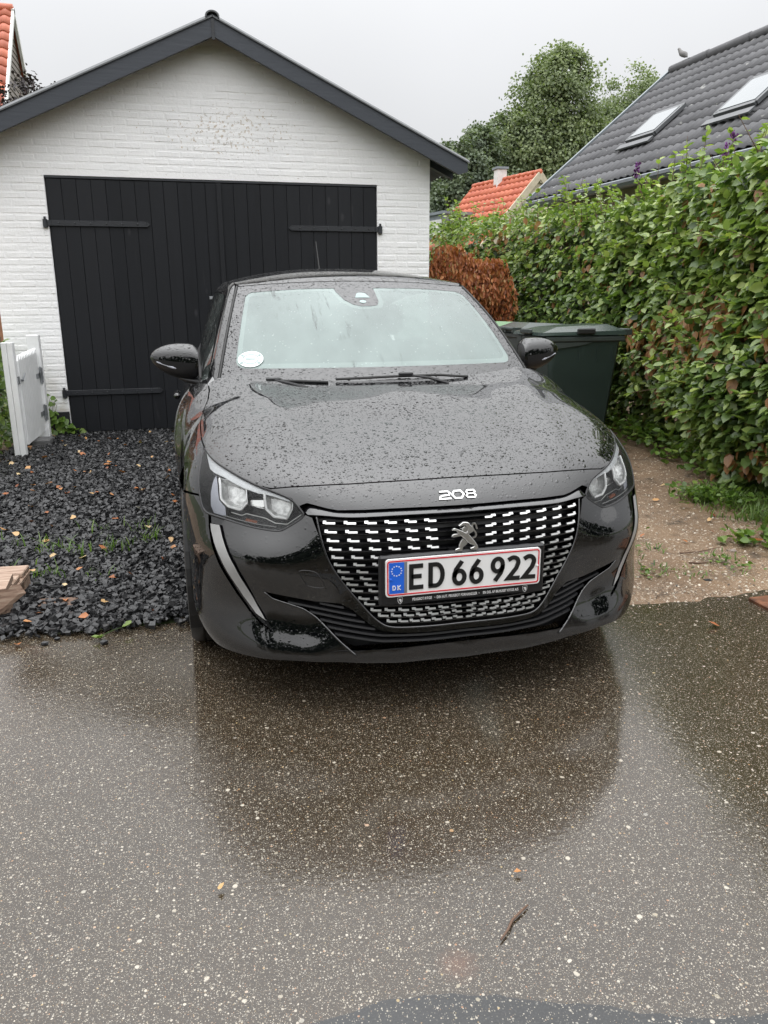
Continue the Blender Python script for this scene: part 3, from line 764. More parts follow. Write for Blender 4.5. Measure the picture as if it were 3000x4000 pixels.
DRLF = np.array([(0.757,0.326,0.622),(0.758,0.312,0.584),(0.755,0.290,0.544),(0.743,0.261,0.500),(0.719,0.239,0.443),(0.688,0.225,0.386),(0.652,0.199,0.333),(0.624,0.173,0.300),(0.589,0.149,0.278),(0.599,0.161,0.302),(0.631,0.185,0.364),(0.664,0.191,0.443),(0.691,0.208,0.506),(0.707,0.237,0.547),(0.712,0.262,0.586),(0.713,0.277,0.616)])
DRL = np.array([(0.753,0.311,0.596),(0.725,0.280,0.597),(0.719,0.257,0.563),(0.708,0.229,0.525),(0.689,0.205,0.483),(0.659,0.194,0.420),(0.626,0.183,0.352),(0.604,0.165,0.307),(0.633,0.185,0.327),(0.666,0.209,0.378),(0.702,0.224,0.441),(0.729,0.245,0.498),(0.746,0.276,0.541),(0.753,0.302,0.577)])
GRL = np.array([(0.,.065,.646),(0.082,0.07,0.645),(0.183,0.079,0.644),(0.315,0.09,0.643),(0.373,0.102,0.645),(0.41,0.117,0.648),(0.438,0.136,0.652),(0.43,0.116,0.579),(0.41,0.1,0.506),(0.378,0.082,0.446),(0.339,0.061,0.394),(0.296,0.044,0.342),(0.264,0.035,0.314),(0.238,0.029,0.303),(0.199,0.02,0.301),(0.133,0.008,0.302),(0,0.008,0.302)])
INT = np.array([(0,.01,.283),(.13,.01,.283),(.215,.02,.284),(.262,.03,.290),(.30,.045,.312),(0.349,0.06,0.353),(0.384,0.075,0.372),(0.461,0.106,0.376),(0.538,0.134,0.39),(0.604,0.166,0.403),(0.584,0.154,0.382),(0.539,0.135,0.367),(0.493,0.119,0.351),(0.457,0.106,0.327),(0.427,0.091,0.299),(0.383,0.066,0.255),(0.355,0.05,0.232),(0.339,0.044,0.233),(0.271,0.022,0.237),(0.201,0.006,0.241),(0.1,-0.006,0.245),(0,-.006,.246)])
SHUT = np.array([(0.569,0.222,0.720),(0.51,0.208,0.724),(0.452,0.192,0.727),(0.331,0.165,0.732),(0.173,0.152,0.735),(0.06,0.146,0.737),(0,0.145,0.738)])
FLINE = np.array([(0.758,0.528,0.806),(0.763,0.584,0.818),(0.765,0.647,0.833),(0.765,0.726,0.85),(0.76,0.808,0.872),(0.75,0.869,0.897),(0.737,0.917,0.925),(0.722,0.985,0.948),(.713,1.06,.960)])
HEDGE = np.array([(0.503,0.193,0.690),(0.462,0.167,0.677),(0.411,0.126,0.668),(0.381,0.111,0.664),(0.298,0.096,0.663),(0.079,0.078,0.663),(0,.075,.663)])
TOW = np.array([(0.500,0.118,0.480),(0.477,0.112,0.481),(0.452,0.105,0.476),(0.441,0.102,0.465),(0.424,0.098,0.432),(0.429,0.099,0.423),(0.451,0.106,0.424),(0.474,0.113,0.429),(0.481,0.114,0.435),(0.499,0.118,0.471)])
# hood
shut_d = SHUT[::-1]                        # centre -> side
hl_up = np.array([HL[5]+(0, .0, .0), HL[4], HL[3], HL[2], HL[1], HL[0]])
half = np.concatenate([shut_d, hl_up, FLINE[1:], [(.66, 1.075, .966), (.5, 1.03, .972), (.3, .985, .972), (0, .955, .975)]])
panel('hood', both(dens(half, .008, False)), mat='black_paint')
# bumper cover with the openings for grille, intake, day lights
arch = lambda a, r=.338, x=.846: (x, .82+r*math.cos(a), .315+r*math.sin(a))
hl_low = np.concatenate([HL[7:19], HL[19:22]])
bottom = np.array([(0, 0, .183), (.24, .01, .181), (.40, .045, .183), (.50, .085, .185), (.59, .125, .186), (.67, .19, .184), (.73, .25, .180), (.775, .33, .178), (.80, .41, .184), (.815, .475, .20)])
fa = [arch(math.pi-a) for a in np.linspace(-.28, .86, 14)]
halfo = np.concatenate([SHUT[::-1], [HL[5]*.5+HL[6]*.5, HL[6]], hl_low, [(.80, .44, .664), (.825, .54, .650)], [q for q in fa[::-1]], bottom[::-1]])
bump_o = both(dens(halfo, .008, False))
gr_hole_half = np.concatenate([HEDGE[::-1][:-1], [(.48, .176, .668), (.4755, .166, .648), (.452, .139, .640)], GRL[7:]])
panel('bumper', bump_o, [dens(both(gr_hole_half), .008), dens(both(INT), .008), dens(DRLF, .007), dens(DRLF*MX, .007)], 'bumper_paint')
# fenders
for sg in (1, -1):
    m = np.array([sg, 1, 1.])
    fo = np.concatenate([[HL[21]+(0, 0, .003)], HL[22:], [HL[0]], FLINE[1:], [(.745, 1.13, .955), (.79, 1.22, .94), (.835, 1.25, .85), (.857, 1.26, .70), (.86, 1.26, .50), (.855, 1.26, .30), (.838, 1.25, .19), (.838, 1.19, .19)], [arch(a) for a in np.linspace(-.35, math.pi-.88, 30)], [(.825, .54, .655), (.80, .44, .668)]])
    panel('fender', dens(fo, .009)*m, mat='black_paint')
# dark inner shell so that gaps and openings never look through the car
_o = BODY
shell = np.concatenate([bottom+(0, .02, .006), [q for q in fa], [(.80, .60, .70), (.80, 1.05, .80), (.70, 1.1, .94), (.5, 1.02, .955), (0, .94, .96)]])
panel('inner_shell', both(dens(shell, .02, False)), mat='dark_gap', off=-.085, gap=0, skirt=0, step=.03)
# wheel arch liners
for sg in (1, -1):
    m = MB(); prof = np.linspace(-.5, math.pi+.5, 24); V = []; F = []
    for a in prof:
        for x in (.845, .55): V.append((sg*x, .82+.335*math.cos(a), .315+.335*math.sin(a)))
    F = [(2*i, 2*i+1, 2*i+3, 2*i+2) for i in range(23)]; m.add(V, F)
    m.add([(sg*.55, .4, .05), (sg*.55, 1.25, .05), (sg*.55, 1.25, .7), (sg*.55, .4, .7)], [(0, 1, 2, 3)])
    o = m.obj('arch_liner', 'rubber_black', car)

def surf_pts(P, off=0.):
    uv = to_uv(np.asarray(P, float)); return BODY.P(uv, off)
# ---- grille
gd = both(dens(np.concatenate([GRL]), .008, False))
gr_back = panel('grille', dens(both(gr_hole_half), .008), mat='grille_black', off=-.045, gap=0, skirt=0)
# upper trim bar that bridges from lamp to lamp under the hood edge, facing the sky
top_line = smooth_poly(np.concatenate([[(.4755, .166, .652)], HEDGE[1:]]), 2, False); low_line = smooth_poly(np.concatenate([[(.462, .150, .646)], GRL[:6][::-1]]), 2, False)
def resample(P, n):
    P = np.asarray(P, float); s = np.r_[0, np.cumsum(np.linalg.norm(np.diff(P, axis=0), axis=1))]; t = np.linspace(0, s[-1], n)
    return np.stack([np.interp(t, s, P[:, k]) for k in range(P.shape[1])], -1)
A = resample(top_line, 60); B = resample(low_line, 60)
A = np.concatenate([A, (A*MX)[::-1][1:]]); B = np.concatenate([B, (B*MX)[::-1][1:]])
A = surf_pts(A, -.012); B0 = surf_pts(B, .006); B1 = surf_pts(B+(0, 0, -.006), -.004); B2 = surf_pts(B+(0, 0, -.006), -.04)
Mid = A*.5+B0*.5+np.array([0, -.002, .003])
V = np.concatenate([A, Mid, B0, B1, B2]); n_ = len(A); F = []
for r_ in range(4): F += [(r_*n_+i, r_*n_+i+1, (r_+1)*n_+i+1, (r_+1)*n_+i) for i in range(n_-1)]
o = MB().add(V, F).obj('grille_trim', 'gloss_black', car, autosmooth=50)
# gloss bezel round the lower part of the grille
ring = resample(np.concatenate([[(.4755, .166, .648)], GRL[7:]]), 70); ring = smooth_poly(np.concatenate([[(.441, .136, .645)], GRL[7:]]), 2, False); ring = resample(ring, 70)
ring = np.concatenate([ring, (ring*MX)[::-1][1:]])
m = MB(); pts = surf_pts(ring, -.002); m.tube(pts, .0035, 8); o = m.obj('grille_bezel', 'gloss_black', car, smooth=True)
ROWS = [(0.402,.624),(0.399,.598),(0.394,.572),(0.389,.546),(0.383,.521),(0.377,.498),(0.367,.476),(0.356,.455),(0.342,.436),(0.328,.416),(0.309,.392),(0.293,.375),(0.275,.356),(0.254,.339),(0.229,.321)]
def front_y(x, z):
    """nose surface depth at x, z"""
    P = np.stack([np.asarray(x, float), np.full(np.shape(x), .06), np.asarray(z, float)+np.zeros(np.shape(x))], -1)
    for _ in range(12):
        q = BODY.P(to_uv(P)); P[..., 1] += q[..., 1]-P[..., 1] if False else (q-P)[..., 1]; P[..., 1] = np.clip(P[..., 1], -.2, .5)
    return P[..., 1]
gpoly = GRL[:, [0, 2]]
def half_width(z):
    zz = GRL[6:14, 2]; xx = GRL[6:14, 0]; return np.interp(z, zz[::-1], xx[::-1])
dash_cache = {}
for k, (xo, zr) in enumerate(ROWS):
    s = xo/.402; hw = half_width(zr-.006)-.004
    xs = np.linspace(-hw, hw, 61); ys = front_y(xs, zr-.009)+.016
    # thin black blade, with a shallow zig-zag as in the photograph
    m = MB(); V = []
    for (dy, dz) in ((-.006, -.0022), (-.006, .0012), (.022, .0035), (.022, -.004)):
        V.append(np.stack([xs, ys+dy, zr-.0085+dz+0*xs], -1))
    V = np.concatenate(V); q = 61; F = []
    for a, b in ((0, 1), (1, 2), (2, 3), (3, 0)): F += [(a*q+i, a*q+i+1, b*q+i+1, b*q+i) for i in range(q-1)]
    m.add(V, F); m.obj('grille_blade', 'gloss_black', gr_back)
    cols = [(.037+.0609*j)*s for j in range(7)]
    for j, x in enumerate(cols):
        for sg in (-1, 1):
            xx = sg*x
            if j == 0 and k < 5: continue
            if abs(xx) < .262 and .372 < zr < .53: continue
            w = .037*(.62+.38*s)*(1 if j < 6 else 1.02); h = .0108*(.75+.25*s) if k < 5 else .0100
            if abs(xx)+w*.52 > half_width(zr-.006): w = max(.02, (half_width(zr-.006)-abs(xx))*1.9)
            # stepped plate: tall block on the outer side, slim tongue towards the middle
            o_, i_ = sg*w/2, -sg*w/2; st = sg*w*(.06+.03*j)
            thin = h*(.52 if j > 0 else .5)
            b_ = .12+.05*j; prof = [(o_, h*.5), (st, h*.5), (st, h*.06), (i_, h*.06), (i_, -h*.5), (st+sg*w*.08, -h*.5), (st+sg*w*.08, -h*b_*.9), (o_, -h*b_*.9)]
            key = (k, j, sg)
            yy = front_y(np.array([xx, xx+.01, xx]), np.array([zr, zr, zr+.01])); ang = math.atan2(yy[1]-yy[0], .01); tilt = math.atan2(yy[2]-yy[0], .01)
            m = MB().prism(prof if sg > 0 else prof[::-1], 1, -.003, .003); 
            d = m.obj('grille_stud', 'chrome' if True else 0, gr_back)
            d.location = (xx, yy[0]+.006, zr); d.rotation_euler = (-(tilt*.7+R(17-1.2*k if k < 6 else 10)), 0, ang)
# ---- lower intake
int_back = panel('air_intake', dens(both(INT), .008), mat='grille_black', off=-.05, gap=0, skirt=0)
ipoly = np.concatenate([INT, (INT*MX)[::-1]])[:, [0, 2]]
for k in range(8):
    zz = .258+.0175*k
    xs = np.linspace(-.60, .60, 241); zl = zz+.055*np.clip((np.abs(xs)-.25)/.35, 0, 1)**1.3
    ins = inside(ipoly, np.stack([xs, zl-.004], -1)) & inside(ipoly, np.stack([xs, zl+.004], -1))
    runs = []; st = None
    for i, f in enumerate(list(ins)+[False]):
        if f and st is None: st = i
        if not f and st is not None:
            if i-st > 6: runs.append((st, i))
            st = None
    for a, b in runs:
        x_ = xs[a:b]; y_ = front_y(x_, zl[a:b])+.012; q = b-a; V = []
        for (dy, dz) in ((-.004, -.0045), (-.002, .0015), (.022, .0045), (.022, -.0055)): V.append(np.stack([x_, y_+dy, zl[a:b]+dz], -1))
        F = []
        for c, d in ((0, 1), (1, 2), (2, 3), (3, 0)): F += [(c*q+i, c*q+i+1, d*q+i+1, d*q+i) for i in range(q-1)]
        MB().add(np.concatenate(V), F).obj('intake_slat', 'satin_black', int_back)
# raised edges beside the intake (sharp fins running to the splitter)
for sg in (1, -1):
    P = resample(np.array([(.604, .166, .403), (.584, .154, .382), (.539, .135, .367), (.493, .119, .351), (.457, .106, .327), (.427, .091, .299), (.383, .066, .255), (.34, .04, .213)]), 40)*np.array([sg, 1, 1])
    MB().tube(surf_pts(P, .0005), np.linspace(.002, .0045, 40), 6).obj('intake_edge', 'black_paint', car, smooth=True)
# tow-eye cover seam
P = dens(smooth_poly(TOW*MX, 1), .006); MB().tube(np.concatenate([surf_pts(P, .0), surf_pts(P[:1], .0)]), .0012, 5).obj('tow_cover', 'grille_black', car)
# ---- day running lights
for sg in (1, -1):
    m_ = np.array([sg, 1, 1.])
    f = panel('day_light', dens(DRLF, .006)*m_, mat='gloss_black', off=-.006, gap=.001, skirt=.02)
    panel('light_bar', dens(DRL, .006)*m_, mat='light_strip', parent=f, off=.0015, gap=.0005, skirt=.012, step=.008)
# ---- headlights
RIM1 = np.array([(0.722,0.363,0.735),(0.721,0.340,0.714),(0.722,0.312,0.675),(0.701,0.283,0.656),(0.664,0.252,0.650),(0.644,0.248,0.673),(0.643,0.269,0.711),(0.647,0.282,0.723),(0.685,0.326,0.735)])
RIM2 = np.array([(0.589,0.233,0.705),(0.588,0.217,0.670),(0.586,0.211,0.656),(0.565,0.195,0.636),(0.526,0.177,0.632),(0.510,0.180,0.659),(0.506,0.189,0.684),(0.545,0.210,0.696)])
LPL = np.array([(0.738,0.397,0.746),(0.749,0.391,0.730),(0.763,0.371,0.689),(0.767,0.352,0.648),(0.759,0.331,0.627),(0.720,0.286,0.624),(0.720,0.299,0.653),(0.737,0.326,0.670),(0.738,0.365,0.720)])
LLN = np.array([(0.700,0.275,0.640),(0.666,0.247,0.634),(0.652,0.240,0.641),(0.593,0.206,0.631),(0.565,0.188,0.618),(0.531,0.173,0.616),(0.510,0.169,0.630),(0.486,0.164,0.647)])
BROW_REFL = np.array([(0.755,0.519,0.800),(0.722,0.416,0.772),(0.683,0.349,0.755),(0.643,0.294,0.738),(0.600,0.249,0.720),(0.556,0.219,0.706),(0.509,0.192,0.689),(0.515,0.191,0.682),(0.557,0.214,0.695),(0.588,0.231,0.702),(0.606,0.241,0.703),(0.650,0.278,0.716),(0.677,0.309,0.727),(0.708,0.353,0.740),(0.735,0.394,0.747),(0.748,0.422,0.754),(0.753,0.466,0.777)])
ETC = np.array([(0.718,0.286,0.627),(0.676,0.248,0.621),(0.620,0.211,0.613),(0.561,0.182,0.607)])
for sg in (1, -1):
    m_ = np.array([sg, 1, 1.])
    hl = panel('headlight', dens(HL, .008)*m_, mat='headlight_lens', gap=.0035, skirt=0, off=-.001)
    # black seal round the lens and the dark bowl behind it
    rimp = dens(smooth_poly(HL, 1), .01)*m_
    MB().tube(surf_pts(np.concatenate([rimp, rimp[:1]]), -.003), .0045, 6, cap=False).obj('lamp_seal', 'satin_black', hl, smooth=True)
    panel('lamp_housing', dens(HL, .01)*m_, mat='satin_black', parent=hl, gap=.001, off=-.055, skirt=-.05)
    for rim, nm in ((RIM1, 'l'), (RIM2, 's')):
        rr = dens(rim, .012)*m_; a = surf_pts(rr, -.014); b = surf_pts(rr, -.018)
        c = rr.mean(0); deep = surf_pts(c+(rr-c)*.72, -.038)
        V = np.concatenate([b, deep]); q = len(rr); F = [(i, (i+1) % q, q+(i+1) % q, q+i) for i in range(q)] + [tuple(range(q, 2*q))]
        MB().add(V, F).obj('reflector', 'reflector', hl, autosmooth=40)
        cc = surf_pts(rr[[0, 0]], -.022)
        loop = np.concatenate([a, a[:1]]); 
        k0 = range(len(loop))
        MB().tube(loop, .0018, 6, cap=False).obj('lamp_rim', 'chrome', hl, smooth=True)
        hk = rim[:6] if nm == 'l' else rim[:5]; hook = surf_pts(resample(hk, 30)*m_, -.012); MB().tube(hook, .005, 6).obj('light_hook', 'hook_white', hl, smooth=True)
        for t in (-.35, -.1, .15, .4):
            p0 = surf_pts([c+(rr[0]-c)*0+np.array([t*.06, 0, .028])], -.040)[0]; p1 = surf_pts([c+np.array([t*.06, 0, -.022])], -.044)[0]
            MB().tube([p0, p1], .0013, 5).obj('facet_rib', 'satin_black', hl)
    panel('lamp_brow_reflection', dens(BROW_REFL, .006)*m_, mat='brow_reflection_grey', parent=hl, gap=0, off=-.010, skirt=.008)  # light lens edge, widened at the tip to paint the reflected sky
    panel('lamp_plate', dens(LPL, .006)*m_, mat='lamp_plate', parent=hl, gap=0, off=-.024, skirt=.01)
    MB().tube(surf_pts(resample(LLN, 40)*m_, -.020), .0016, 6).obj('light_guide', 'satin_chrome', hl, smooth=True)
    MB().tube(surf_pts(resample(ETC, 30)*m_, -.012), .0016, 6).obj('lamp_strip', 'light_strip', hl, smooth=True)
    MB().tube(surf_pts(np.array([[0.642,0.24,0.667],[.61, .222, .661],[0.588,0.214,0.657]])*m_, -.020), .0022, 6).obj('lamp_link', 'chrome', hl, smooth=True)
    p0 = surf_pts(np.array([(.655, .24, .690), (.60, .22, .690), (.60, .22, .664), (.655, .24, .668)])*m_, -.03)
    MB().add(np.concatenate([p0, p0+(0, .02, 0)]), [(0, 1, 2, 3), (4, 5, 6, 7), (0, 1, 5, 4), (1, 2, 6, 5), (2, 3, 7, 6), (3, 0, 4, 7)]).obj('lamp_fins', 'satin_chrome', hl)
    am = surf_pts(np.array([(.655, .24, .626), (.615, .225, .618), (.615, .225, .612), (.66, .24, .618)])*m_, -.03)
    MB().add(np.concatenate([am, am+(0, .01, 0)]), [(0, 1, 2, 3), (4, 5, 6, 7), (0, 1, 5, 4), (1, 2, 6, 5), (2, 3, 7, 6), (3, 0, 4, 7)]).obj('side_marker', 'amber_lens', hl)
# ---- windscreen surface
class Wind:
    """windscreen patch, s across (-1..1), t up (0..1)"""
    def P(q,uv,off=0.):
        uv=np.atleast_2d(np.asarray(uv,float)); s,t=uv[:,0],uv[:,1]
        b=np.sin(np.pi*np.clip(t,0,1))
        x=s*(.672+(.547-.672)*t)+0*t
        y=.925+.655*t+(.19-.10*t)*s*s-.020*b
        z=.965+.408*t-(.022*t)*s*s+.030*b*(1-.3*s*s)
        X=np.stack([x,y,z],-1)
        if np.any(off): X=X+q.N(uv)*np.reshape(off,(-1,1))
        return X
    def N(q,uv):
        e=1e-3; uv=np.atleast_2d(uv); a=q.P(uv+[e,0])-q.P(uv-[e,0]); b=q.P(uv+[0,e])-q.P(uv-[0,e]); n=np.cross(a,b); return n/np.linalg.norm(n,axis=1)[:,None]
WIND=Wind()
def rrect(s0, s1, t0, t1, r, seg=6):
    out = []
    for cx, cy, a0 in ((s1-r, t0+r, -90), (s1-r, t1-r, 0), (s0+r, t1-r, 90), (s0+r, t0+r, 180)):
        for i in range(seg+1): a = R(a0+90*i/seg); out.append((cx+r*math.cos(a), cy+r*math.sin(a)))
    return np.array(out)
idn = lambda a: np.asarray(a, float)
ws_out = dens(np.array([(-1, -.06), (1, -.06), (1, 1), (-1, 1)]), .03)
ws_in = np.concatenate([rrect(-.925, .925, .112, .905, .07)[:13], [(.9, .905), (.5, .912), (.105, .90), (.095, .72), (.075, .675), (.03, .662), (-.06, .662), (-.11, .68), (-.17, .74), (-.215, .85), (-.225, .90), (-.5, .908), (-.86, .90)], rrect(-.925, .925, .112, .905, .07)[15:]])
ws_in = dens(ws_in, .02)
frit = panel('windscreen_border', ws_out, [ws_in], 'black_paint', surf=WIND, uvfn=idn, gap=0., skirt=.006, step=.03)
ws_core = dens(np.concatenate([rrect(-.895, .895, .150, .872, .06)[:13], [(.5, .88), (.14, .868), (.13, .70), (.10, .645), (.03, .630), (-.07, .630), (-.13, .65), (-.20, .72), (-.25, .85), (-.26, .868), (-.5, .876)], rrect(-.895, .895, .150, .872, .06)[14:]]), .02)
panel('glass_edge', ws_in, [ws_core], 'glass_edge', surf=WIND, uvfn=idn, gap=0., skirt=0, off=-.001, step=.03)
wsc = panel('windscreen', ws_core, [], 'fogged_glass', surf=WIND, uvfn=idn, gap=0., skirt=0, off=-.001, step=.03)
# sensor windows in the camera housing
for (cs, ct, a_, b_) in ((-.02, .80, .055, .032), (-.03, .715, .026, .018)):
    el = np.array([(cs+a_*math.cos(t), ct+b_*math.sin(t)) for t in np.linspace(0, 2*math.pi, 20, endpoint=False)]) if a_ < .05 else np.array([(cs-.06, ct-.035), (cs+.06, ct-.035), (cs+.035, ct+.02), (cs+.015, ct+.03), (cs-.015, ct+.03), (cs-.035, ct+.02)])
    panel('sensor_window', el, [], 'sticker_grey', parent=frit, surf=WIND, uvfn=idn, gap=0, skirt=0, off=.0012, step=.02)
# parking disc stuck on the glass
def ellipse(cs, ct, a_, b_, n=28): return np.array([(cs+a_*math.cos(t), ct+b_*math.sin(t)) for t in np.linspace(0, 2*math.pi, n, endpoint=False)])
disc = panel('parking_disc', ellipse(-.835, .185, .078, .066), [], 'sticker_white', surf=WIND, uvfn=idn, gap=0, skirt=.002, off=.003, step=.02)
panel('disc_ring', ellipse(-.835, .185, .050, .041), [ellipse(-.835, .185, .044, .036)], 'sticker_grey', parent=disc, surf=WIND, uvfn=idn, gap=0, skirt=0, off=.0042, step=.02)
panel('disc_hand', np.array([(-.865, .180), (-.805, .180), (-.805, .189), (-.865, .192)]), [], 'sticker_grey', parent=disc, surf=WIND, uvfn=idn, gap=0, skirt=0, off=.0042, step=.02)
for a in (35, 145, 215, 325):
    panel('disc_hole', ellipse(-.835+.064*math.cos(R(a)), .185+.053*math.sin(R(a)), .010, .009, 12), [], 'sticker_grey', parent=disc, surf=WIND, uvfn=idn, gap=0, skirt=0, off=.0042, step=.02)
# ---- roof, pillars, side glass, body sides: lofted from curves
def loft(name, curves, mat, parent=None, n=40, autosm=None, flip=False):
    C_ = [resample(np.asarray(c, float), n) for c in curves]; V = np.concatenate(C_); F = []
    for r_ in range(len(C_)-1): F += [(r_*n+i, r_*n+i+1, (r_+1)*n+i+1, (r_+1)*n+i) for i in range(n-1)]
    me = raw_mesh(name, V, F, True); 
    return link(name, me, mat, parent if parent is not None else car)
wtop = WIND.P(np.stack([np.linspace(-1, 1, 41), np.ones(41)], -1))
def roof_arc(y, zc, w, ze, k=2.4):
    s = np.linspace(-1, 1, 41); return np.stack([s*w, y+0*s, ze+(zc-ze)*(1-np.abs(s)**k)], -1)
front = wtop+(0, .012, .003)
a1 = wtop.copy(); a1[:, 0] *= 1.03; a1 += np.stack([0*a1[:, 0], .10+0*a1[:, 0], .032-.006*np.linspace(-1, 1, 41)**2], -1)
a2 = roof_arc(2.0, 1.452, .578, 1.385); a3 = roof_arc(2.35, 1.464, .582, 1.392); a4 = roof_arc(2.9, 1.448, .575, 1.375); a5 = roof_arc(3.4, 1.400, .55, 1.32); a6 = roof_arc(3.62, 1.365, .53, 1.28)
roof = loft('roof', [front, a1, a2, a3, a4, a5, a6], 'black_paint')
sm = roof.modifiers.new('s', 'SUBSURF'); sm.levels = 2; sm.render_levels = 2
for sg in (1, -1):
    m_ = np.array([sg, 1, 1.])
    we = WIND.P(np.stack([np.full(30, 1.0), np.linspace(-.05, 1, 30)], -1))            # windscreen edge
    rail = np.concatenate([we[[0, 8, 16, 24, 29]]+(.012, .012, .004), [a1[-1], (.578, 2.0, 1.385), (.582, 2.35, 1.392), (.575, 2.9, 1.375), (.55, 3.4, 1.32), (.53, 3.62, 1.28)]])
    out1 = np.concatenate([we[[0, 8, 16, 24, 29]]+(.045, .055, -.004), [(.606, 1.84, 1.352), (.615, 2.0, 1.362), (.618, 2.35, 1.368), (.61, 2.9, 1.35), (.585, 3.4, 1.295), (.56, 3.62, 1.25)]])
    out2 = np.concatenate([we[[0, 8, 16, 24, 29]]+(.055, .105, -.028), [(.622, 1.90, 1.325), (.632, 2.0, 1.335), (.636, 2.35, 1.342), (.628, 2.9, 1.325), (.605, 3.4, 1.27), (.58, 3.62, 1.22)]])
    we_in = np.concatenate([we[[0, 8, 16, 24, 29]]+(.002, .002, .002), [a1[-1]+(-.006, 0, .001), (.572, 2.0, 1.387), (.576, 2.35, 1.394), (.569, 2.9, 1.377), (.544, 3.4, 1.322), (.524, 3.62, 1.282)]])
    p_ = loft('pillar', [smooth_poly(rail, 2, False)*m_, smooth_poly(out1, 2, False)*m_, smooth_poly(out2, 2, False)*m_], 'black_paint', n=70)
    sm = p_.modifiers.new('s', 'SUBSURF'); sm.levels = 1; sm.render_levels = 2
    # rubber seal between windscreen and pillar
    MB().tube(resample(we+(.006, .006, .001), 30)*m_, .0055, 6).obj('screen_seal', 'rubber_black', car, smooth=True)
    belt = np.array([(.742, 1.20, .958), (.742, 1.5, .957), (.740, 2.0, .963), (.740, 2.6, .975), (.728, 3.2, .998), (.70, 3.6, 1.03)])
    top_ = smooth_poly(out2, 2, False); top_ = resample(top_, 60); bl = resample(belt, 60)
    loft('side_window', [(top_+(.002, 0, -.002))*m_, (.62*top_+.38*bl+(.012, 0, 0))*m_, (.3*top_+.7*bl+(.012, 0, 0))*m_, bl*m_], 'side_glass', n=60)
    MB().tube(bl*m_+np.array((sg*.003, 0, 0)), .007, 6).obj('belt_trim', 'satin_black', car, smooth=True)
    sh = np.array([(.79, 1.21, .935), (.80, 1.5, .925), (.805, 2.0, .93), (.81, 2.6, .94), (.80, 3.2, .96), (.74, 3.7, .97)])
    s2 = np.array([(.845, 1.225, .80), (.852, 1.5, .80), (.853, 2.0, .80), (.856, 2.6, .80), (.85, 3.2, .82), (.79, 3.8, .82)])
    s3 = np.array([(.852, 1.24, .60), (.845, 1.5, .60), (.842, 2.0, .60), (.846, 2.6, .60), (.858, 3.2, .64), (.80, 3.85, .65)])
    s4 = np.array([(.85, 1.24, .38), (.85, 1.5, .36), (.848, 2.0, .36), (.848, 2.6, .36), (.85, 3.2, .42), (.80, 3.88, .42)])
    s5 = np.array([(.835, 1.24, .19), (.835, 1.5, .18), (.835, 2.0, .18), (.835, 2.6, .18), (.83, 3.2, .2), (.78, 3.85, .25)])
    d_ = loft('body_side', [q*m_ for q in (belt, sh, s2, s3, s4, s5)], 'black_paint', n=50); sm = d_.modifiers.new('s', 'SUBSURF'); sm.levels = 1; sm.render_levels = 2
    hm = MB().box((.852, 2.03, .80), (.885, 2.22, .83), bev=.01); hm.V = [v*m_ for v in hm.V]; hm.obj('door_handle', 'black_paint', car)
    # cowl corner cover between hood and windscreen foot
    cc = np.array([(.735, 1.05, .952), (.69, 1.085, .968), (.70, 1.16, .985), (.745, 1.20, .965)])
    m = MB(); V = np.concatenate([cc, cc-(0, 0, .05)]); m.add(V*m_, [(0, 1, 2, 3), (4, 5, 6, 7), (0, 1, 5, 4), (1, 2, 6, 5), (2, 3, 7, 6), (3, 0, 4, 7)]); m.obj('cowl_corner', 'gloss_black', car)
    # ---- door mirror: teardrop shell on a foot
    mir = empty('door_mirror'); mir.parent = car
    def shell_(k0, k1, nseg=28, ring=28, grow=0.):
        V = []; xs = []
        for i in range(nseg+1):
            k = i/nseg; x = .752+(.952-.752)*k
            hh = .076*(max(0, 1-((k-.20)/.80)**2.2)**.62 if k > .20 else (1-((.20-k)/.32)**2.6))+.0015; zc_ = 1.030+.026*k**1.4-.004*k
            dd = .062*(max(0, 1-((k-.25)/.75)**2.6)**.5 if k > .25 else 1)+.002
            for j in range(ring):
                a = 2*math.pi*j/ring; ca, sa = math.cos(a), math.sin(a)
                e = .78
                yy = 1.405 - dd*np.sign(ca)*abs(ca)**e*(1.0 if ca > 0 else .55) - .014*(1-k)
                V.append((x, yy, zc_+hh*np.sign(sa)*abs(sa)**e))
        return np.array(V), ring, nseg
    V, ring, nseg = shell_(0, 1)
    up = []; lo_ = []
    for i in range(nseg):
        for j in range(ring):
            f = (i*ring+j, i*ring+(j+1) % ring, (i+1)*ring+(j+1) % ring, (i+1)*ring+j)
            zz = np.mean([V[q][2] for q in f]); k = i/nseg
            (up if zz > 1.018+.030*k else lo_).append(f)
    cap = [tuple(range(ring))]
    for nm, FF, mt, sc in (('mirror_cap', up, 'black_paint', 1.0), ('mirror_base', lo_+cap, 'satin_black', .985)):
        cen = V.mean(0); VV = cen+(V-cen)*sc
        me = MB().add(VV*m_, FF).mesh(nm, True); link(nm, me, mt, mir)
    MB().tube([np.array((.80, 1.345, 1.0))*m_, np.array((.86, 1.343, 1.012))*m_, np.array((.925, 1.362, 1.036))*m_], [.004, .006, .003], 8).obj('turn_signal', 'lamp_plate', mir, smooth=True)
    foot = MB(); P_ = [(.70, 1.36, .955), (.75, 1.37, .945), (.80, 1.38, .955), (.835, 1.385, .968)]
    foot.tube(np.array(P_)*m_, [.034, .03, .024, .016], 12, ry=.55); foot.obj('mirror_foot', 'satin_black', mir, smooth=True)
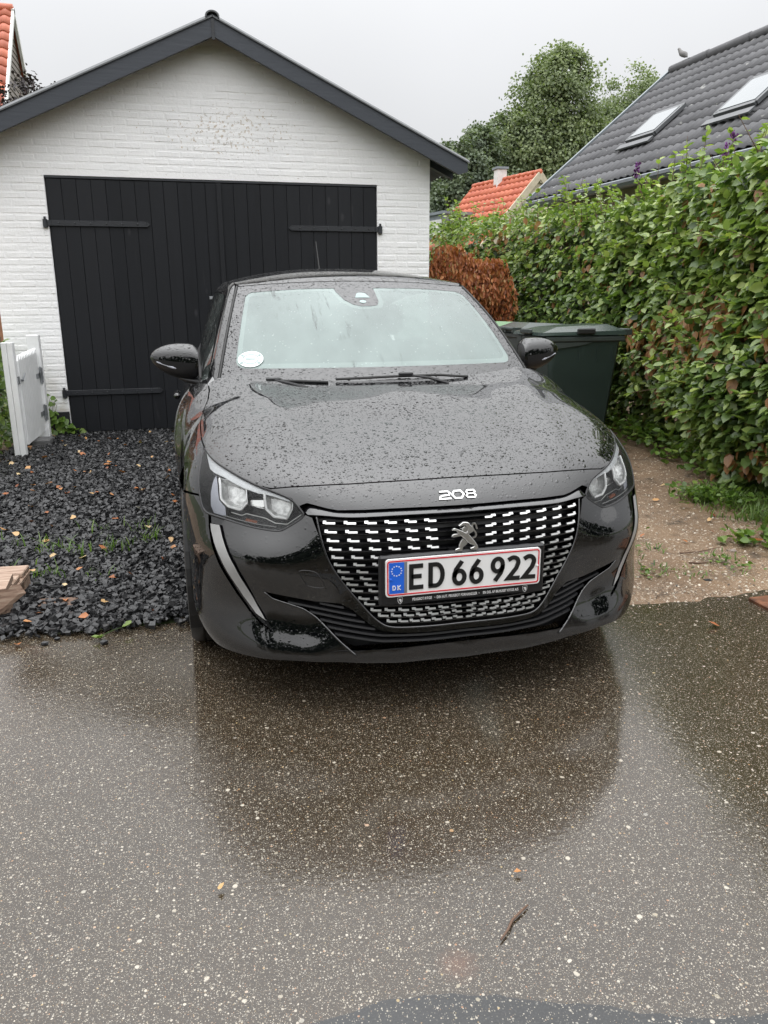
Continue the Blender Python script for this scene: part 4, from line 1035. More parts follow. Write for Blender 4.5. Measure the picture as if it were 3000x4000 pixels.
# rear end so the car is closed
tail = MB().add([(-.79, 3.83, .25), (.79, 3.83, .25), (.80, 3.86, .62), (-.80, 3.86, .62), (.74, 3.72, .97), (-.74, 3.72, .97), (.53, 3.62, 1.28), (-.53, 3.62, 1.28), (-.3, 3.64, 1.36), (.3, 3.64, 1.36)], [(0, 1, 2, 3), (3, 2, 4, 5), (5, 4, 6, 9, 8, 7)])
tail.obj('tailgate', 'black_paint', car)
MB().box((-.78, .5, .13), (.78, 3.8, .20)).obj('underbody', 'dark_gap', car)
# aerial on the roof
MB().tube([(.125, 3.38, 1.39), (.123, 3.45, 1.50), (.118, 3.55, 1.70)], [.007, .005, .0035], 6).obj('aerial', 'rubber_black', car)
# ---- wipers
for pts, arm in (([(-.94, -.02), (-.69, .006), (-.38, -.012)], ((-.69, .0), (-.60, -.03), (-.50, -.07))), ([(-.335, .012), (.0, .024), (.30, .024), (.5, .0)], ((.09, .028), (.22, .0), (.34, -.06)))):
    P_ = WIND.P(resample(np.array(pts), 24), .012); w_ = MB().tube(P_, .0055, 6).obj('wiper', 'rubber_black', car)
    P_ = WIND.P(resample(np.array(arm), 16), .018); MB().tube(P_, np.linspace(.005, .007, 16), 6).obj('wiper_arm', 'satin_black', w_)
    c = WIND.P([arm[0]], .016)[0]; MB().box(c-(.03, .009, .008), c+(.03, .009, .010), bev=.004).obj('wiper_clip', 'satin_black', w_)
# ---- cabin seen dimly through the fog on the glass
dash = MB(); s = np.linspace(-.62, .62, 21); V = []
for (y0, z0) in ((1.06, .93), (1.25, .955), (1.5, .95), (1.62, .90), (1.64, .6)): V.append(np.stack([s, y0+.12*s*s, z0+0*s], -1))
V = np.concatenate(V); F = []
for r_ in range(4): F += [(r_*21+i, r_*21+i+1, (r_+1)*21+i+1, (r_+1)*21+i) for i in range(20)]
MB().add(V, F).obj('dashboard', 'interior_grey', car, smooth=True)
MB().box((-.12, 1.50, .95), (.14, 1.54, 1.03), bev=.006).obj('screen', 'interior_grey', car)
MB().box((.20, 1.50, .95), (.52, 1.60, 1.02), bev=.02).obj('instrument_hood', 'interior_grey', car)
a = np.linspace(0, 2*math.pi, 33); MB().tube(np.stack([.36+.175*np.cos(a), 1.72+.07*np.sin(a), .94+.15*np.sin(a)], -1), .017, 8, cap=False).obj('steering_wheel', 'interior_grey', car, smooth=True)
for x in (-.36, .36):
    se = MB().box((x-.23, 2.0, .42), (x+.23, 2.5, .56), bev=.05); se.box((x-.22, 2.42, .5), (x+.22, 2.58, 1.06), bev=.06)
    so = se.obj('seat', 'interior_grey', car); MB().box((x-.12, 2.5, 1.09), (x+.12, 2.6, 1.27), bev=.04).obj('headrest', 'interior_grey', so)
MB().box((-.56, 3.05, .5), (.56, 3.3, 1.05), bev=.06).obj('rear_seat', 'interior_grey', car)
# ---- wheels
for (x, y) in ((.752, .82), (-.752, .82), (.752, 3.36), (-.752, 3.36)):
    wh = empty('wheel', (x, y, .312)); wh.parent = car; sg = 1 if x > 0 else -1
    prof = [(.20, -.088), (.27, -.098), (.298, -.094), (.309, -.08), (.312, -.05), (.305, -.048), (.305, -.042), (.312, -.040), (.312, -.005), (.305, -.003), (.305, .003), (.312, .005), (.312, .040), (.305, .042), (.305, .048), (.312, .05), (.309, .08), (.298, .094), (.27, .098), (.20, .088)]
    MB().lathe(prof, (0, 0, 0), 0, 48, cap=False).obj('tyre', 'tyre', wh, autosmooth=35)
    rm = MB().lathe([(.205, -.08), (.205, .075), (.19, .07), (.17, .03), (.05, .045), (.03, .05)], (0, 0, 0), 0, 32); rm.V = [v*np.array([sg, 1, 1]) for v in rm.V]; rm.obj('rim', 'satin_black', wh, autosmooth=35)
    for k in range(5):
        a = 2*math.pi*k/5; u_ = np.array([0, math.cos(a), math.sin(a)]); v_ = np.array([0, -math.sin(a), math.cos(a)]); MB().obox(np.array([sg*.062, 0, 0])+u_*.115, u_*.09, v_*.024, np.array([.012, 0, 0])).obj('spoke', 'satin_chrome', wh)

# ================================================================== number plate, badges
def stroke(pts, w, closed=False):
    """2D polyline thickened with mitred joints -> outline polygon(s) as quads"""
    P = np.asarray(pts, float); n = len(P)
    d = np.diff(np.concatenate([P, P[:1]]) if closed else P, axis=0); d /= np.linalg.norm(d, axis=1)[:, None]+1e-12
    nr = np.stack([-d[:, 1], d[:, 0]], -1); L_, R_ = [], []
    for i in range(n):
        if closed: a, b = nr[i-1], nr[i % len(nr)]
        else: a = nr[max(i-1, 0)]; b = nr[min(i, len(nr)-1)]
        m = a+b; m /= np.linalg.norm(m)+1e-12; k = w/2/max(.45, m @ b); L_.append(P[i]+m*k); R_.append(P[i]-m*k)
    q = []
    for i in range(n if closed else n-1):
        j = (i+1) % n; q.append([L_[i], L_[j], R_[j], R_[i]])
    return q
def glyph_mesh(quads, depth, frame):
    """extrude 2D quads; frame maps (a, b, depth) to 3D"""
    m = MB()
    for q in quads:
        V = [frame(a, b, 0) for a, b in q] + [frame(a, b, depth) for a, b in q]
        k = len(q); m.add(V, [tuple(range(k)), tuple(range(2*k-1, k-1, -1))] + [(i, (i+1) % k, k+(i+1) % k, k+i) for i in range(k)])
    return m
arc = lambda cx, cy, rx, ry, a0, a1, n=14: [(cx+rx*math.cos(R(a)), cy+ry*math.sin(R(a))) for a in np.linspace(a0, a1, n)]
SW = .0122
def g_E(): return stroke([(.018, .0305), (-.0145, .0305), (-.0145, -.0305), (.019, -.0305)], SW) + stroke([(-.0145, .001), (.014, .001)], SW)
def g_D(): return stroke([(-.016, -.0305), (-.016, .0305), (-.002, .0305)] + arc(-.001, 0, .0185, .0305, 88, -88, 14) + [(-.003, -.0305), (-.0215, -.0305)], SW)
def g_6(): return stroke(arc(0, -.0125, .0145, .0185, 0, 360, 25)[:-1], SW, True) + stroke([(-.0145, -.012), (-.0135, -.002), (-.009, .011), (.001, .025), (.007, .0335)], SW)
def g_9(): return [[(-a, -b) for a, b in q] for q in g_6()]
def g_2(): return stroke([(-.016, .0245)] + arc(-.001, .0165, .0145, .0145, 130, -20, 12) + [(.008, -.001), (-.015, -.0295), (.019, -.0305)], SW)
plate = MB().box((-.270, .024, .372), (.270, .044, .534), bev=.006).obj('number_plate', 'satin_black', car)
PY = .0165
prism_r = lambda x0, x1, z0, z1, r: [(p[0], p[1]) for p in rrect(x0, x1, z0, z1, r)]
MB().prism(prism_r(-.252, .252, .405, .525, .011), 1, PY, .0238).obj('plate_face', 'plate_white', plate)
o_ = rrect(-.2475, .2475, .4095, .5205, .009); i_ = rrect(-.2437, .2437, .4133, .5167, .006); q = len(o_)
m = MB(); V = [(a, PY-.0012, b) for a, b in o_] + [(a, PY-.0012, b) for a, b in i_] + [(a, PY+.001, b) for a, b in o_] + [(a, PY+.001, b) for a, b in i_]
m.add(V, [(i, (i+1) % q, q+(i+1) % q, q+i) for i in range(q)] + [(i, (i+1) % q, 2*q+(i+1) % q, 2*q+i) for i in range(q)] + [(q+i, q+(i+1) % q, 3*q+(i+1) % q, 3*q+i) for i in range(q)]); m.obj('plate_border', 'plate_red', plate)
MB().box((-.2415, PY-.0009, .4155), (-.1945, PY+.001, .5145)).obj('country_band', 'plate_blue', plate); MB().box((-.1943, PY-.0009, .4155), (-.1850, PY+.001, .5145)).obj('band_strip', 'plate_grey', plate)
for k in range(12):
    a = R(90+30*k); cx, cz = -.218+.0155*math.cos(a), .488+.0155*math.sin(a)
    st = [(cx+(.0030 if i % 2 == 0 else .0013)*math.sin(math.pi*i/5), cz+(.0030 if i % 2 == 0 else .0013)*math.cos(math.pi*i/5)) for i in range(10)]
    MB().prism(st, 1, PY-.0016, PY-.0003).obj('star', 'print_white', plate)
fr = lambda cx, cz, sc=1., sx=1.: (lambda a, b, d: (cx+a*sc*sx, PY-.0024+d, cz+b*sc))
for txt, cx, fn in (('E', -.1555, g_E), ('D', -.0925, g_D), ('6', -.018, g_6), ('6', .038, g_6), ('9', .108, g_9), ('2', .161, g_2), ('2', .214, g_2)):
    glyph_mesh(fn(), .003, fr(cx, .465, 1.12, 1.02)).obj('character', 'plate_black', plate)
glyph_mesh(stroke([(-.0145, -.022), (-.0145, .022), (-.004, .022)] + arc(-.003, 0, .014, .022, 88, -88, 10) + [(-.004, -.022), (-.018, -.022)], .009), .0015, fr(-.2255, .4345, .29, 1.1)).obj('country_letter', 'print_white', plate)
glyph_mesh(stroke([(-.012, -.026), (-.012, .026)], .009) + stroke([(.014, .025), (-.010, -.002), (.015, -.025)], .009), .0015, fr(-.2105, .4345, .29, 1.1)).obj('country_letter', 'print_white', plate)
for (x, z) in ((-.236, .462), (.2405, .467)): MB().lathe([(.0045, PY-.003), (.0035, PY-.0045), (.001, PY-.005)], (x, 0, z), 1, 10).obj('screw', 'plate_white' if x > 0 else 'plate_blue', plate)
def text_obj(body, size, loc, mat, parent, rot=(R(90), 0, 0), sx=1., bold=0.):
    cu = bpy.data.curves.new('t', 'FONT'); cu.body = body; cu.size = size; cu.align_x = 'CENTER'; cu.align_y = 'CENTER'; cu.extrude = .0003; cu.offset = bold; cu.space_character = 1.04
    t = bpy.data.objects.new('t', cu); COL.objects.link(t); bpy.context.view_layer.update()
    me = bpy.data.meshes.new_from_object(t.evaluated_get(bpy.context.evaluated_depsgraph_get())); bpy.data.objects.remove(t)
    o = link('lettering', me, mat, parent); o.location = loc; o.rotation_euler = rot; o.scale = (sx, 1, 1); return o
for body, x in (('PEUGEOT KØGE', -.135), ('·', -.0935), ('DIN AUT. PEUGEOT FORHANDLER', -.0215), ('·', .0515), ('EN DEL AF BILHUSET KØGE A/S', .124)):
    text_obj(body, .0125, (x, .0234, .3885), 'print_white', plate, sx=.66 if len(body) > 2 else 1.4, bold=.00025)
for x in (-.205, .206):
    sh_ = [(-.0075, .009), (0, .0105), (.0075, .009), (.007, -.002), (.004, -.008), (0, -.011), (-.004, -.008), (-.007, -.002)]
    c_ = MB()
    for q in stroke(sh_, .0011, True): c_.add([(x+a, .0232, .389+b) for a, b in q] + [(x+a, .0238, .389+b) for a, b in q], [(0, 1, 2, 3), (4, 5, 6, 7), (0, 1, 5, 4), (1, 2, 6, 5), (2, 3, 7, 6), (3, 0, 4, 7)])
    c_.prism([(x-.005, .3915), (x-.002, .3945), (x+.003, .394), (x+.0045, .389), (x+.003, .383), (x-.001, .3835), (x+.001, .3875), (x-.003, .3875), (x-.001, .390)], 1, .0232, .0238)
    c_.obj('crest', 'print_white', plate)
# model number on the nose
def nose_frame(cx, cz, off):
    y = front_y(np.array([cx]), np.array([cz]))[0]; P0 = BODY.P(to_uv(np.array([cx, y, cz])))[0]; Nn = BODY.N(to_uv(P0)[None])[0]
    ex = np.array([1, 0, 0.])-Nn*Nn[0]; ex /= np.linalg.norm(ex); ez = np.cross(ex, -Nn); ez = ez if ez[2] > 0 else -ez
    return lambda a, b, d: P0+ex*a+ez*b+Nn*(off-d)
nf = nose_frame(.0, .692, .004); bw = .0050
oct8 = lambda cx, hw, hh, cut, cy=0: [(cx-hw, cy), (cx-hw+cut, cy+hh), (cx+hw-cut, cy+hh), (cx+hw, cy), (cx+hw-cut, cy-hh), (cx-hw+cut, cy-hh)]
for q in (stroke([(-.060, .0125), (-.032, .0125), (-.026, .006), (-.030, -.0005), (-.054, -.002), (-.0595, -.0055), (-.0615, -.0125), (-.024, -.0125)], bw),
          stroke(oct8(.0, .0195, .0125, .009), bw*1.05, True),
          stroke([(.029, .0065), (.033, .0125), (.054, .0125), (.058, .0065), (.0535, .0005), (.0335, .0005)], bw*.95, True)+stroke([(.0275, -.006), (.0335, .0005), (.0535, .0005), (.0595, -.006), (.055, -.0125), (.032, -.0125)], bw*.95, True)):
    glyph_mesh([[(a*.98, b) for a, b in z] for z in q], .006, nf).obj('model_number', 'chrome', car)
# rampant lion emblem in front of the grille
K = .0001375
lm_ = lambda pts: [((x-815)*K, -(y-1135)*K-(x-815)*K*.055) for x, y in pts]
lion = empty('emblem', (0, 0, 0)); lion.parent = car
LY = .030
def lion_part(pts, d0, d1, mat='satin_chrome', bev=.0012):
    p = np.array(lm_(pts)); c = p.mean(0); n = len(p)
    tri = delaunay_2d_cdt([Vector(v) for v in p], [(i, (i+1) % n) for i in range(n)], [], 1, 1e-9)
    m = MB(); f = lambda a, b, d: (a+.002, LY-d, .577+b)
    s_ = np.sign(area(p)); t = np.roll(p, -1, 0)-np.roll(p, 1, 0); t /= np.linalg.norm(t, axis=1)[:, None]; inn = p+np.stack([-t[:, 1], t[:, 0]], -1)*s_*bev
    V = [f(a, b, d0) for a, b in p] + [f(a, b, d1-bev) for a, b in p] + [f(a, b, d1) for a, b in inn]
    F = [(i, (i+1) % n, n+(i+1) % n, n+i) for i in range(n)] + [(n+i, n+(i+1) % n, 2*n+(i+1) % n, 2*n+i) for i in range(n)]
    F += [tuple(2*n+tri[3][q][0] if tri[3][q] else 2*n for q in fc) for fc in tri[2]]
    return m.add(V, F).obj('emblem_piece', mat, lion)
lion_part([(500,985),(520,945),(570,935),(620,955),(700,985),(830,1045),(900,1085),(960,1150),(1040,1240),(1105,1340),(1128,1395),(1100,1440),(1030,1440),(950,1430),(940,1400),(1010,1375),(1040,1350),(980,1320),(930,1300),(880,1270),(820,1200),(720,1120),(650,1060),(600,990),(545,985)], 0, .008)
lion_part([(648,870),(690,840),(745,795),(790,790),(870,803),(905,830),(920,860),(955,890),(985,940),(995,1010),(900,1060),(890,1085),(830,1045),(855,1000),(862,930),(840,890),(800,868),(760,865),(715,880),(690,895)], 0, .0095, 'chrome')
lion_part([(690,935),(740,945),(760,920),(800,890),(845,915),(855,960),(848,1010),(826,1040),(740,1000),(745,965),(700,960)], 0, .007)
lion_part([(497,1140),(510,1095),(560,1070),(640,1065),(715,1118),(600,1140),(540,1150)], 0, .006)
lion_part([(765,1165),(880,1270),(840,1330),(770,1380),(755,1470),(590,1482),(592,1425),(680,1392),(672,1340),(705,1250)], 0, .0065)
tl = lm_([(1000,1170),(1055,1140),(1075,1100),(1060,1040),(1010,975),(980,920),(975,870),(1000,835),(1040,835),(1065,880),(1090,960)])
m = glyph_mesh(stroke(tl, .0042), .006, lambda a, b, d: (a+.002, LY-.006+d, .577+b)); m.obj('emblem_piece', 'chrome', lion)
MB().box((-.045, .036, .530), (.045, .06, .538)).obj('emblem_mount', 'grille_black', lion)
# ================================================================== NEIGHBOUR HOUSES
def pantile(w, L):
    """one S-shaped roof tile, local x across, y up the slope, z out of the roof"""
    n = 9; xs = np.linspace(-w/2, w/2, n); prof = .030*np.sin(np.linspace(-.35*math.pi, 1.65*math.pi, n)); m = MB(); V = []
    for yy, dz in ((0, .030), (L, .0)): V.append(np.stack([xs, np.full(n, yy), prof+dz], -1))
    V.append(np.stack([xs, np.zeros(n), prof+.030-.022], -1))
    V = np.concatenate(V); F = [(i, i+1, n+i+1, n+i) for i in range(n-1)] + [(i+1, i, 2*n+i, 2*n+i+1) for i in range(n-1)]
    me = raw_mesh('tile', V, F, True); return me
def basis(ex, ey, o):
    ex = Vector(ex).normalized(); ey = Vector(ey).normalized(); ez = ex.cross(ey)
    m = Matrix((ex, ey, ez)).transposed().to_4x4(); m.translation = Vector(o); return m
# --- red tiled house whose gable end rises behind the garage, far left
lh = empty('house', (-6.6, 23, 0)); tag(lh, 'house with orange-red pantiles and timber-clad gable rising behind the garage roof, far left', 'house')
def hput(o, root): o.matrix_parent_inverse = Matrix.Translation(-root.location); return o
AP = np.array([-5.0, 23.79, 9.3]); sl = np.array([0, -2.83, -3.19]); sl = sl/np.linalg.norm(sl); sf = np.array([0, 1.75, -3.0]); sf = sf/np.linalg.norm(sf)
tm = pantile(.30, .40); tm.materials.append(MATS['red_tile'])
for c in range(6):
    for r_ in range(17):
        o = link('roof_tile', tm, None, lh); o.matrix_world = basis((1, 0, 0), -sl, AP+sl*(.36*(r_+1)+.02)+np.array([-.17-.285*c, 0, 0])); hput(o, lh)
for c in range(5):
    m = MB().lathe([(.10, 0), (.12, .02), (.115, .36)], (0, 0, 0), 0, 12); o = m.obj('ridge_tile', 'red_tile', lh, smooth=True); o.location = (AP[0]-.36*(c+1), AP[1], AP[2]-.02); hput(o, lh)
V = [AP+(-.05, 0, -.05), AP+sl*6.2+(-.05, 0, -.05), AP+sl*6.2+(-7, 0, -.05), AP+(-7, 0, -.05)]; hput(MB().add(V, [(0, 1, 2, 3)]).obj('roof_underlay', 'red_tile', lh), lh)
# gable: boards on the upper part, brick return lower near edge, white verge boards
gx_ = AP[0]-.10
mA = AP+sl*6.0; mB = AP+sf*6.0
k = 0
for i in range(22):
    z1 = AP[2]-.25-.17*i; z0 = z1-.165
    f = lambda z: ((AP[2]-z)/-sl[2]*sl[1]+AP[1]+.12, (AP[2]-z)/-sf[2]*sf[1]+AP[1]-.05)
    a0, b0 = f(z0); a1, b1 = f(z1)
    # cladding starts where the brick corner ends
    cut = AP[1]-2.6+(z0-6.2)*.62 if z0 < 8.3 else -99
    a0_, a1_ = max(a0, min(cut, b0-.1)), max(a1, min(cut, b1-.1))
    m = MB().add([(gx_, a0_, z0), (gx_, b0, z0), (gx_-.02, b1, z1), (gx_-.02, a1_, z1), (gx_-.04, a0_, z0), (gx_-.04, b0, z0)], [(0, 1, 2, 3), (0, 4, 5, 1)])
    hput(m.obj('cladding_board', 'timber_cladding', lh), lh)
V = [(gx_-.05, AP[1], AP[2]-.1), (gx_-.05, mA[1]+.1, mA[2]), (gx_-.05, mB[1], mA[2])]; hput(MB().add(V, [(0, 1, 2)]).obj('gable_wall', 'red_brick', lh), lh)
for i in range(26):
    zz = 8.0-.13*i; f0 = (AP[2]-zz)/-sl[2]*sl[1]+AP[1]+.14
    m = MB().box((gx_-.045, f0, zz-.05), (gx_-.03, f0+.9, zz+.05)); hput(m.obj('brick_course', 'red_brick', lh), lh)
for d_, w_ in ((sl, .10), (sf, .13)):
    nrm = np.cross(d_, (1, 0, 0)); nrm = nrm if nrm[2] > 0 else -nrm
    m = MB().obox(AP+d_*3.1+np.array([.0, 0, 0])-nrm*(w_*.5), d_*3.1, (.035, 0, 0), nrm*w_*.5); hput(m.obj('verge_board', 'white_trim', lh), lh)
m = MB().obox(AP+sf*3.1+np.array([-3.4, 0, .03]), sf*3.1, (3.42, 0, 0), np.array([0, .86, .5])*.02); hput(m.obj('rear_roof', 'red_tile', lh), lh)
hput(MB().box((-12, 21.6, 0), (gx_-.06, 27.0, 5.5)).obj('wall', 'red_brick', lh), lh)
# --- grey corrugated roof on the right, with roof windows
gh = empty('house', (7.6, 7, 0)); tag(gh, 'house with grey corrugated roof and roof windows behind the hedge', 'house')
E0 = np.array([5.03, 11.03, 3.0]); de = np.array([.11, -.994, 0]); de /= np.linalg.norm(de); hu = np.array([.994, .11, 0]); up_ = hu*math.cos(R(39))+np.array([0, 0, math.sin(R(39))]); nn_ = np.cross(up_, de)
nn_ = nn_ if nn_[2] > 0 else -nn_
gp = lambda a, u, h=0.: E0+de*a+up_*u+nn_*h
def sheet(w, L):
    n = 33; xs = np.linspace(0, w, n); wv = .013*np.sin(xs*2*math.pi/.146); V = []
    for yy, dz in ((0, .010), (L, 0.)): V.append(np.stack([xs, np.full(n, yy), wv+dz], -1))
    V.append(np.stack([xs, np.zeros(n), wv+.010-.010], -1)); V = np.concatenate(V)
    return raw_mesh('sheet', V, [(i, i+1, n+i+1, n+i) for i in range(n-1)] + [(i+1, i, 2*n+i, 2*n+i+1) for i in range(n-1)], True)
sm_ = sheet(.876+.02, .33); sm_.materials.append(MATS['fibre_cement'])
for c in range(9):
    for r_ in range(12):
        o = link('roof_sheet', sm_, None, gh); o.matrix_world = basis(de, up_, gp(.0+.876*c, .292*r_, .0)); hput(o, gh)
V = [gp(-.02, -.1, -.05), gp(8.2, -.1, -.05), gp(8.2, 3.55, -.05), gp(-.02, 3.55, -.05)]; hput(MB().add(V, [(0, 1, 2, 3)]).obj('roof_deck', 'dark_gap', gh), gh)
dn_ = hu*math.cos(R(39))-np.array([0, 0, math.sin(R(39))])
top = gp(0, 3.52); V = [top, top+de*8.2, top+de*8.2+dn_*3.7, top+dn_*3.7]; hput(MB().add(V, [(0, 1, 2, 3)]).obj('rear_slope', 'fibre_cement', gh), gh)
for c in range(9):
    m = MB().tube([gp(.9*c, 3.53, .02), gp(.9*c+.93, 3.53, .02)], [.075, .085], 10); hput(m.obj('ridge_cap', 'fibre_cement', gh, smooth=True), gh)
hput(MB().obox(gp(-.04, 1.75, -.03), de*.03, up_*1.78, nn_*.07).obj('verge_board', 'zinc', gh), gh)
gut = [gp(a, -.10, -.04) for a in np.linspace(-.05, 8.2, 20)]
hput(MB().tube(gut, .06, 10).obj('gutter', 'zinc', gh, smooth=True), gh)
hput(MB().tube([gp(1.0, -.10, -.10), gp(1.0, -.10, -.10)+(0, 0, -.10), gp(1.0, .15, -.35), gp(1.0, .2, -.4)-(0, 0, 2.2)], .035, 8).obj('downpipe', 'zinc', gh, smooth=True), gh)
hput(MB().obox(gp(4.1, .02, -.12), de*4.15, hu*.22, np.array([0, 0, .02])).obj('eave_board', 'zinc', gh), gh)
wl = E0+hu*.35
m = MB().add([wl+(0, 0, -3), wl+de*8.2+(0, 0, -3), wl+de*8.2+(0, 0, .1), wl+(0, 0, .1), wl+hu*4.9+(0, 0, -3), wl+hu*4.9+(0, 0, .1), wl+hu*2.4+(0, 0, 1.95)], [(0, 1, 2, 3), (0, 3, 6, 5, 4)]); hput(m.obj('wall', 'yellow_wall', gh), gh)
simple('window_grey', (.10, .105, .11), .45)
def roof_window(a0, a1, u0, u1):
    c = empty('roof_window', (0, 0, 0)); c.parent = gh; c.matrix_parent_inverse = Matrix.Translation(-gh.location)
    for (a, b, s_, t) in ((a0, a1, u0-.03, u0+.04), (a0, a1, u1-.04, u1+.03), (a0-.02, a0+.04, u0, u1), (a1-.04, a1+.02, u0, u1)):
        MB().obox(gp((a+b)/2, (s_+t)/2, .06), de*(b-a)/2, up_*(t-s_)/2, nn_*.025).obj('window_frame', 'window_grey', c)
    MB().obox(gp((a0+a1)/2, (u0+u1)/2, .085), de*((a1-a0)/2-.05), up_*((u1-u0)/2-.05), nn_*.006).obj('pane', 'window_pane', c)
    MB().obox(gp((a0+a1)/2, u0-.15, .055), de*((a1-a0)/2+.06), up_*.06, nn_*.012).obj('flashing', 'window_grey', c)
roof_window(1.55, 2.20, 1.03, 1.67); roof_window(3.45, 4.15, .98, 1.72)
# --- small red roof in the distance
rh = empty('house', (12, 30, 0)); tag(rh, 'small distant house with bright orange tiled roof and white chimney', 'house')
P1 = np.array([10.91, 30.13, 6.0]); P2 = np.array([12.10, 26.24, 6.0]); Lr = np.linalg.norm(P2-P1); dr = (P2-P1)/Lr; dd = np.array([-.676, -.208, -.707])
tm = pantile(.275, .42); tm.materials.append(MATS['orange_tile']); nc = 15
for c in range(nc):
    for r_ in range(11):
        o = link('roof_tile', tm, None, rh); o.matrix_world = basis(dr, -dd, P1+dr*(Lr*(c+.5)/nc)+dd*(.37*(r_+1))); hput(o, rh)
V = [P1-(0, 0, .06), P2-(0, 0, .06), P2+dd*4.3-(0, 0, .06), P1+dd*4.3-(0, 0, .06)]; hput(MB().add(V, [(0, 1, 2, 3)]).obj('roof_underlay', 'dark_gap', rh), rh)
for c in range(11):
    hput(MB().tube([P1+dr*(Lr*c/11), P1+dr*(Lr*(c+1)/11+.03)], [.09, .105], 8).obj('ridge_tile', 'orange_tile', rh, smooth=True), rh)
ho = np.array([.956, .294, 0]); db = np.array([.676, .208, -.707])
V = [P2+dr*-.05-(0, 0, .1), P2+dd*4.2-(0, 0, .1), P2+db*4.2-(0, 0, .1)]; V += [V[1]*[1, 1, 0], V[2]*[1, 1, 0]]
hput(MB().add(V, [(0, 1, 3, 4, 2)]).obj('gable_wall', 'yellow_wall', rh), rh)
for d_ in (dd, db): hput(MB().obox(P2+d_*2.1+dr*.03-(0, 0, .1), d_*2.1, dr*.03, np.cross(d_, dr)*.12).obj('verge_board', 'yellow_wall', rh), rh)
for i in range(12):
    s_ = .45+.3*i; m = MB().obox(P2+dr*.02+(0, 0, -.75*s_)+ho*.25*s_, ho*.25*s_+0, dr*.015, (0, 0, .045)); hput(m.obj('brick_course', 'yellow_wall', rh), rh)
V = [P1+db*4.3, P2+db*4.3, P2, P1]; hput(MB().add(V, [(0, 1, 2, 3)]).obj('rear_roof', 'orange_tile', rh), rh)
cc = P1+dr*(Lr*.44)+dd*.05; hput(MB().box(cc-(.2, .2, .6), cc+(.2, .2, .42), bev=.02).obj('chimney', 'white_trim', rh), rh); hput(MB().box(cc+(-.25, -.25, .42), cc+(.25, .25, .50)).obj('chimney_cap', 'zinc', rh), rh)
dc = P1+dr*1.75+dd*3.0
hput(MB().obox(dc+(0, 0, .25)-ho*.45, dr*.70, ho*.55, (0, 0, .42)).obj('dormer', 'zinc', rh), rh); hput(MB().obox(dc+(0, 0, .72)-ho*.45, dr*.80, ho*.66, (0, 0, .05)).obj('dormer_roof', 'zinc', rh), rh); hput(MB().obox(dc+(0, 0, .22)-ho*1.01, dr*.5, ho*.01, (0, 0, .28)).obj('dormer_window', 'white_trim', rh), rh)
# --- street side behind the viewpoint: house added for the reflections in bumper and wet tarmac
bh = empty('house', (3, -17, 0)); tag(bh, 'dark brick house across the street, seen only as a reflection', 'house')
hput(MB().box((-4, -22, 0), (9, -16.5, 3.2)).obj('wall', 'red_brick', bh), bh)
V = [(-4.4, -16, 3.1), (9.4, -16, 3.1), (9.4, -19.2, 6.2), (-4.4, -19.2, 6.2), (-4.4, -22.5, 3.1), (9.4, -22.5, 3.1)]; hput(MB().add(V, [(0, 1, 2, 3), (3, 2, 5, 4), (0, 3, 4), (1, 5, 2)]).obj('roof', 'fibre_cement', bh), bh)
for x in (-2.5, .5, 3.5, 6.5): hput(MB().box((x-.6, -16.52, 1.0), (x+.6, -16.48, 2.2)).obj('window', 'window_pane', bh), bh)
# ================================================================== PLANTS
def leaf_mat(name, stops, rough=.30, tr=.28):
    n = NB(name); t = n.attr('tint'); v = n.pos()
    c = n.ramp(t, stops); c = n.mix(n.math('MULTIPLY', n.noise(v, 40, 3), .5), c, n.mix(1., c, (.55, .6, .5), 'MULTIPLY'))
    b = n.n('ShaderNodeBsdfPrincipled'); n.put(b.inputs['Base Color'], c); b.inputs['Roughness'].default_value = rough; b.inputs['Specular IOR Level'].default_value = .45
    n.put(b.inputs['Normal'], n.bump(n.noise(v, 90, 2), .15, .004))
    ts = n.n('ShaderNodeBsdfTranslucent'); n.put(ts.inputs['Color'], n.mix(1., c, (1.3, 1.5, .7), 'MULTIPLY'))
    m = n.n('ShaderNodeMixShader'); m.inputs[0].default_value = tr; n.L(b.outputs[0], m.inputs[1]); n.L(ts.outputs[0], m.inputs[2]); n.L(m.outputs[0], n.out.inputs['Surface'])
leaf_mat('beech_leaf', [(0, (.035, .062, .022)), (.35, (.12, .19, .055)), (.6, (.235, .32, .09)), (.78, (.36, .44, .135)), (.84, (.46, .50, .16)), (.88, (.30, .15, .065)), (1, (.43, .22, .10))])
leaf_mat('dead_leaf', [(0, (.16, .05, .022)), (.4, (.40, .125, .045)), (.75, (.50, .19, .065)), (1, (.52, .31, .14))], .55, .2)
leaf_mat('hazy_tree_leaf', [(0, (.13, .16, .10)), (.5, (.205, .25, .13)), (1, (.30, .345, .17))], .65, .25)  # greens paled to stand in for the haze before the distant trees
leaf_mat('hazy_tree_leaf_dark', [(0, (.085, .112, .08)), (.5, (.14, .178, .11)), (1, (.20, .245, .135))], .65, .2)  # darker distant trees, their colour likewise paled in place of haze
leaf_mat('added_street_leaf', [(0, (.02, .035, .015)), (1, (.06, .09, .035))], .6, .15)
leaf_mat('purple_leaf', [(0, (.016, .012, .014)), (.5, (.030, .020, .022)), (1, (.05, .035, .035))], .5, .1)
leaf_mat('grass_blade', [(0, (.05, .09, .02)), (.5, (.10, .18, .035)), (1, (.20, .28, .07))], .45, .3)
leaf_mat('fallen_leaf', [(0, (.20, .06, .025)), (.35, (.42, .15, .05)), (.7, (.52, .28, .10)), (1, (.60, .46, .26))], .45, .1)
leaf_mat('weed_leaf', [(0, (.06, .11, .02)), (.5, (.13, .22, .04)), (.8, (.22, .30, .07)), (1, (.33, .18, .06))], .4, .3)
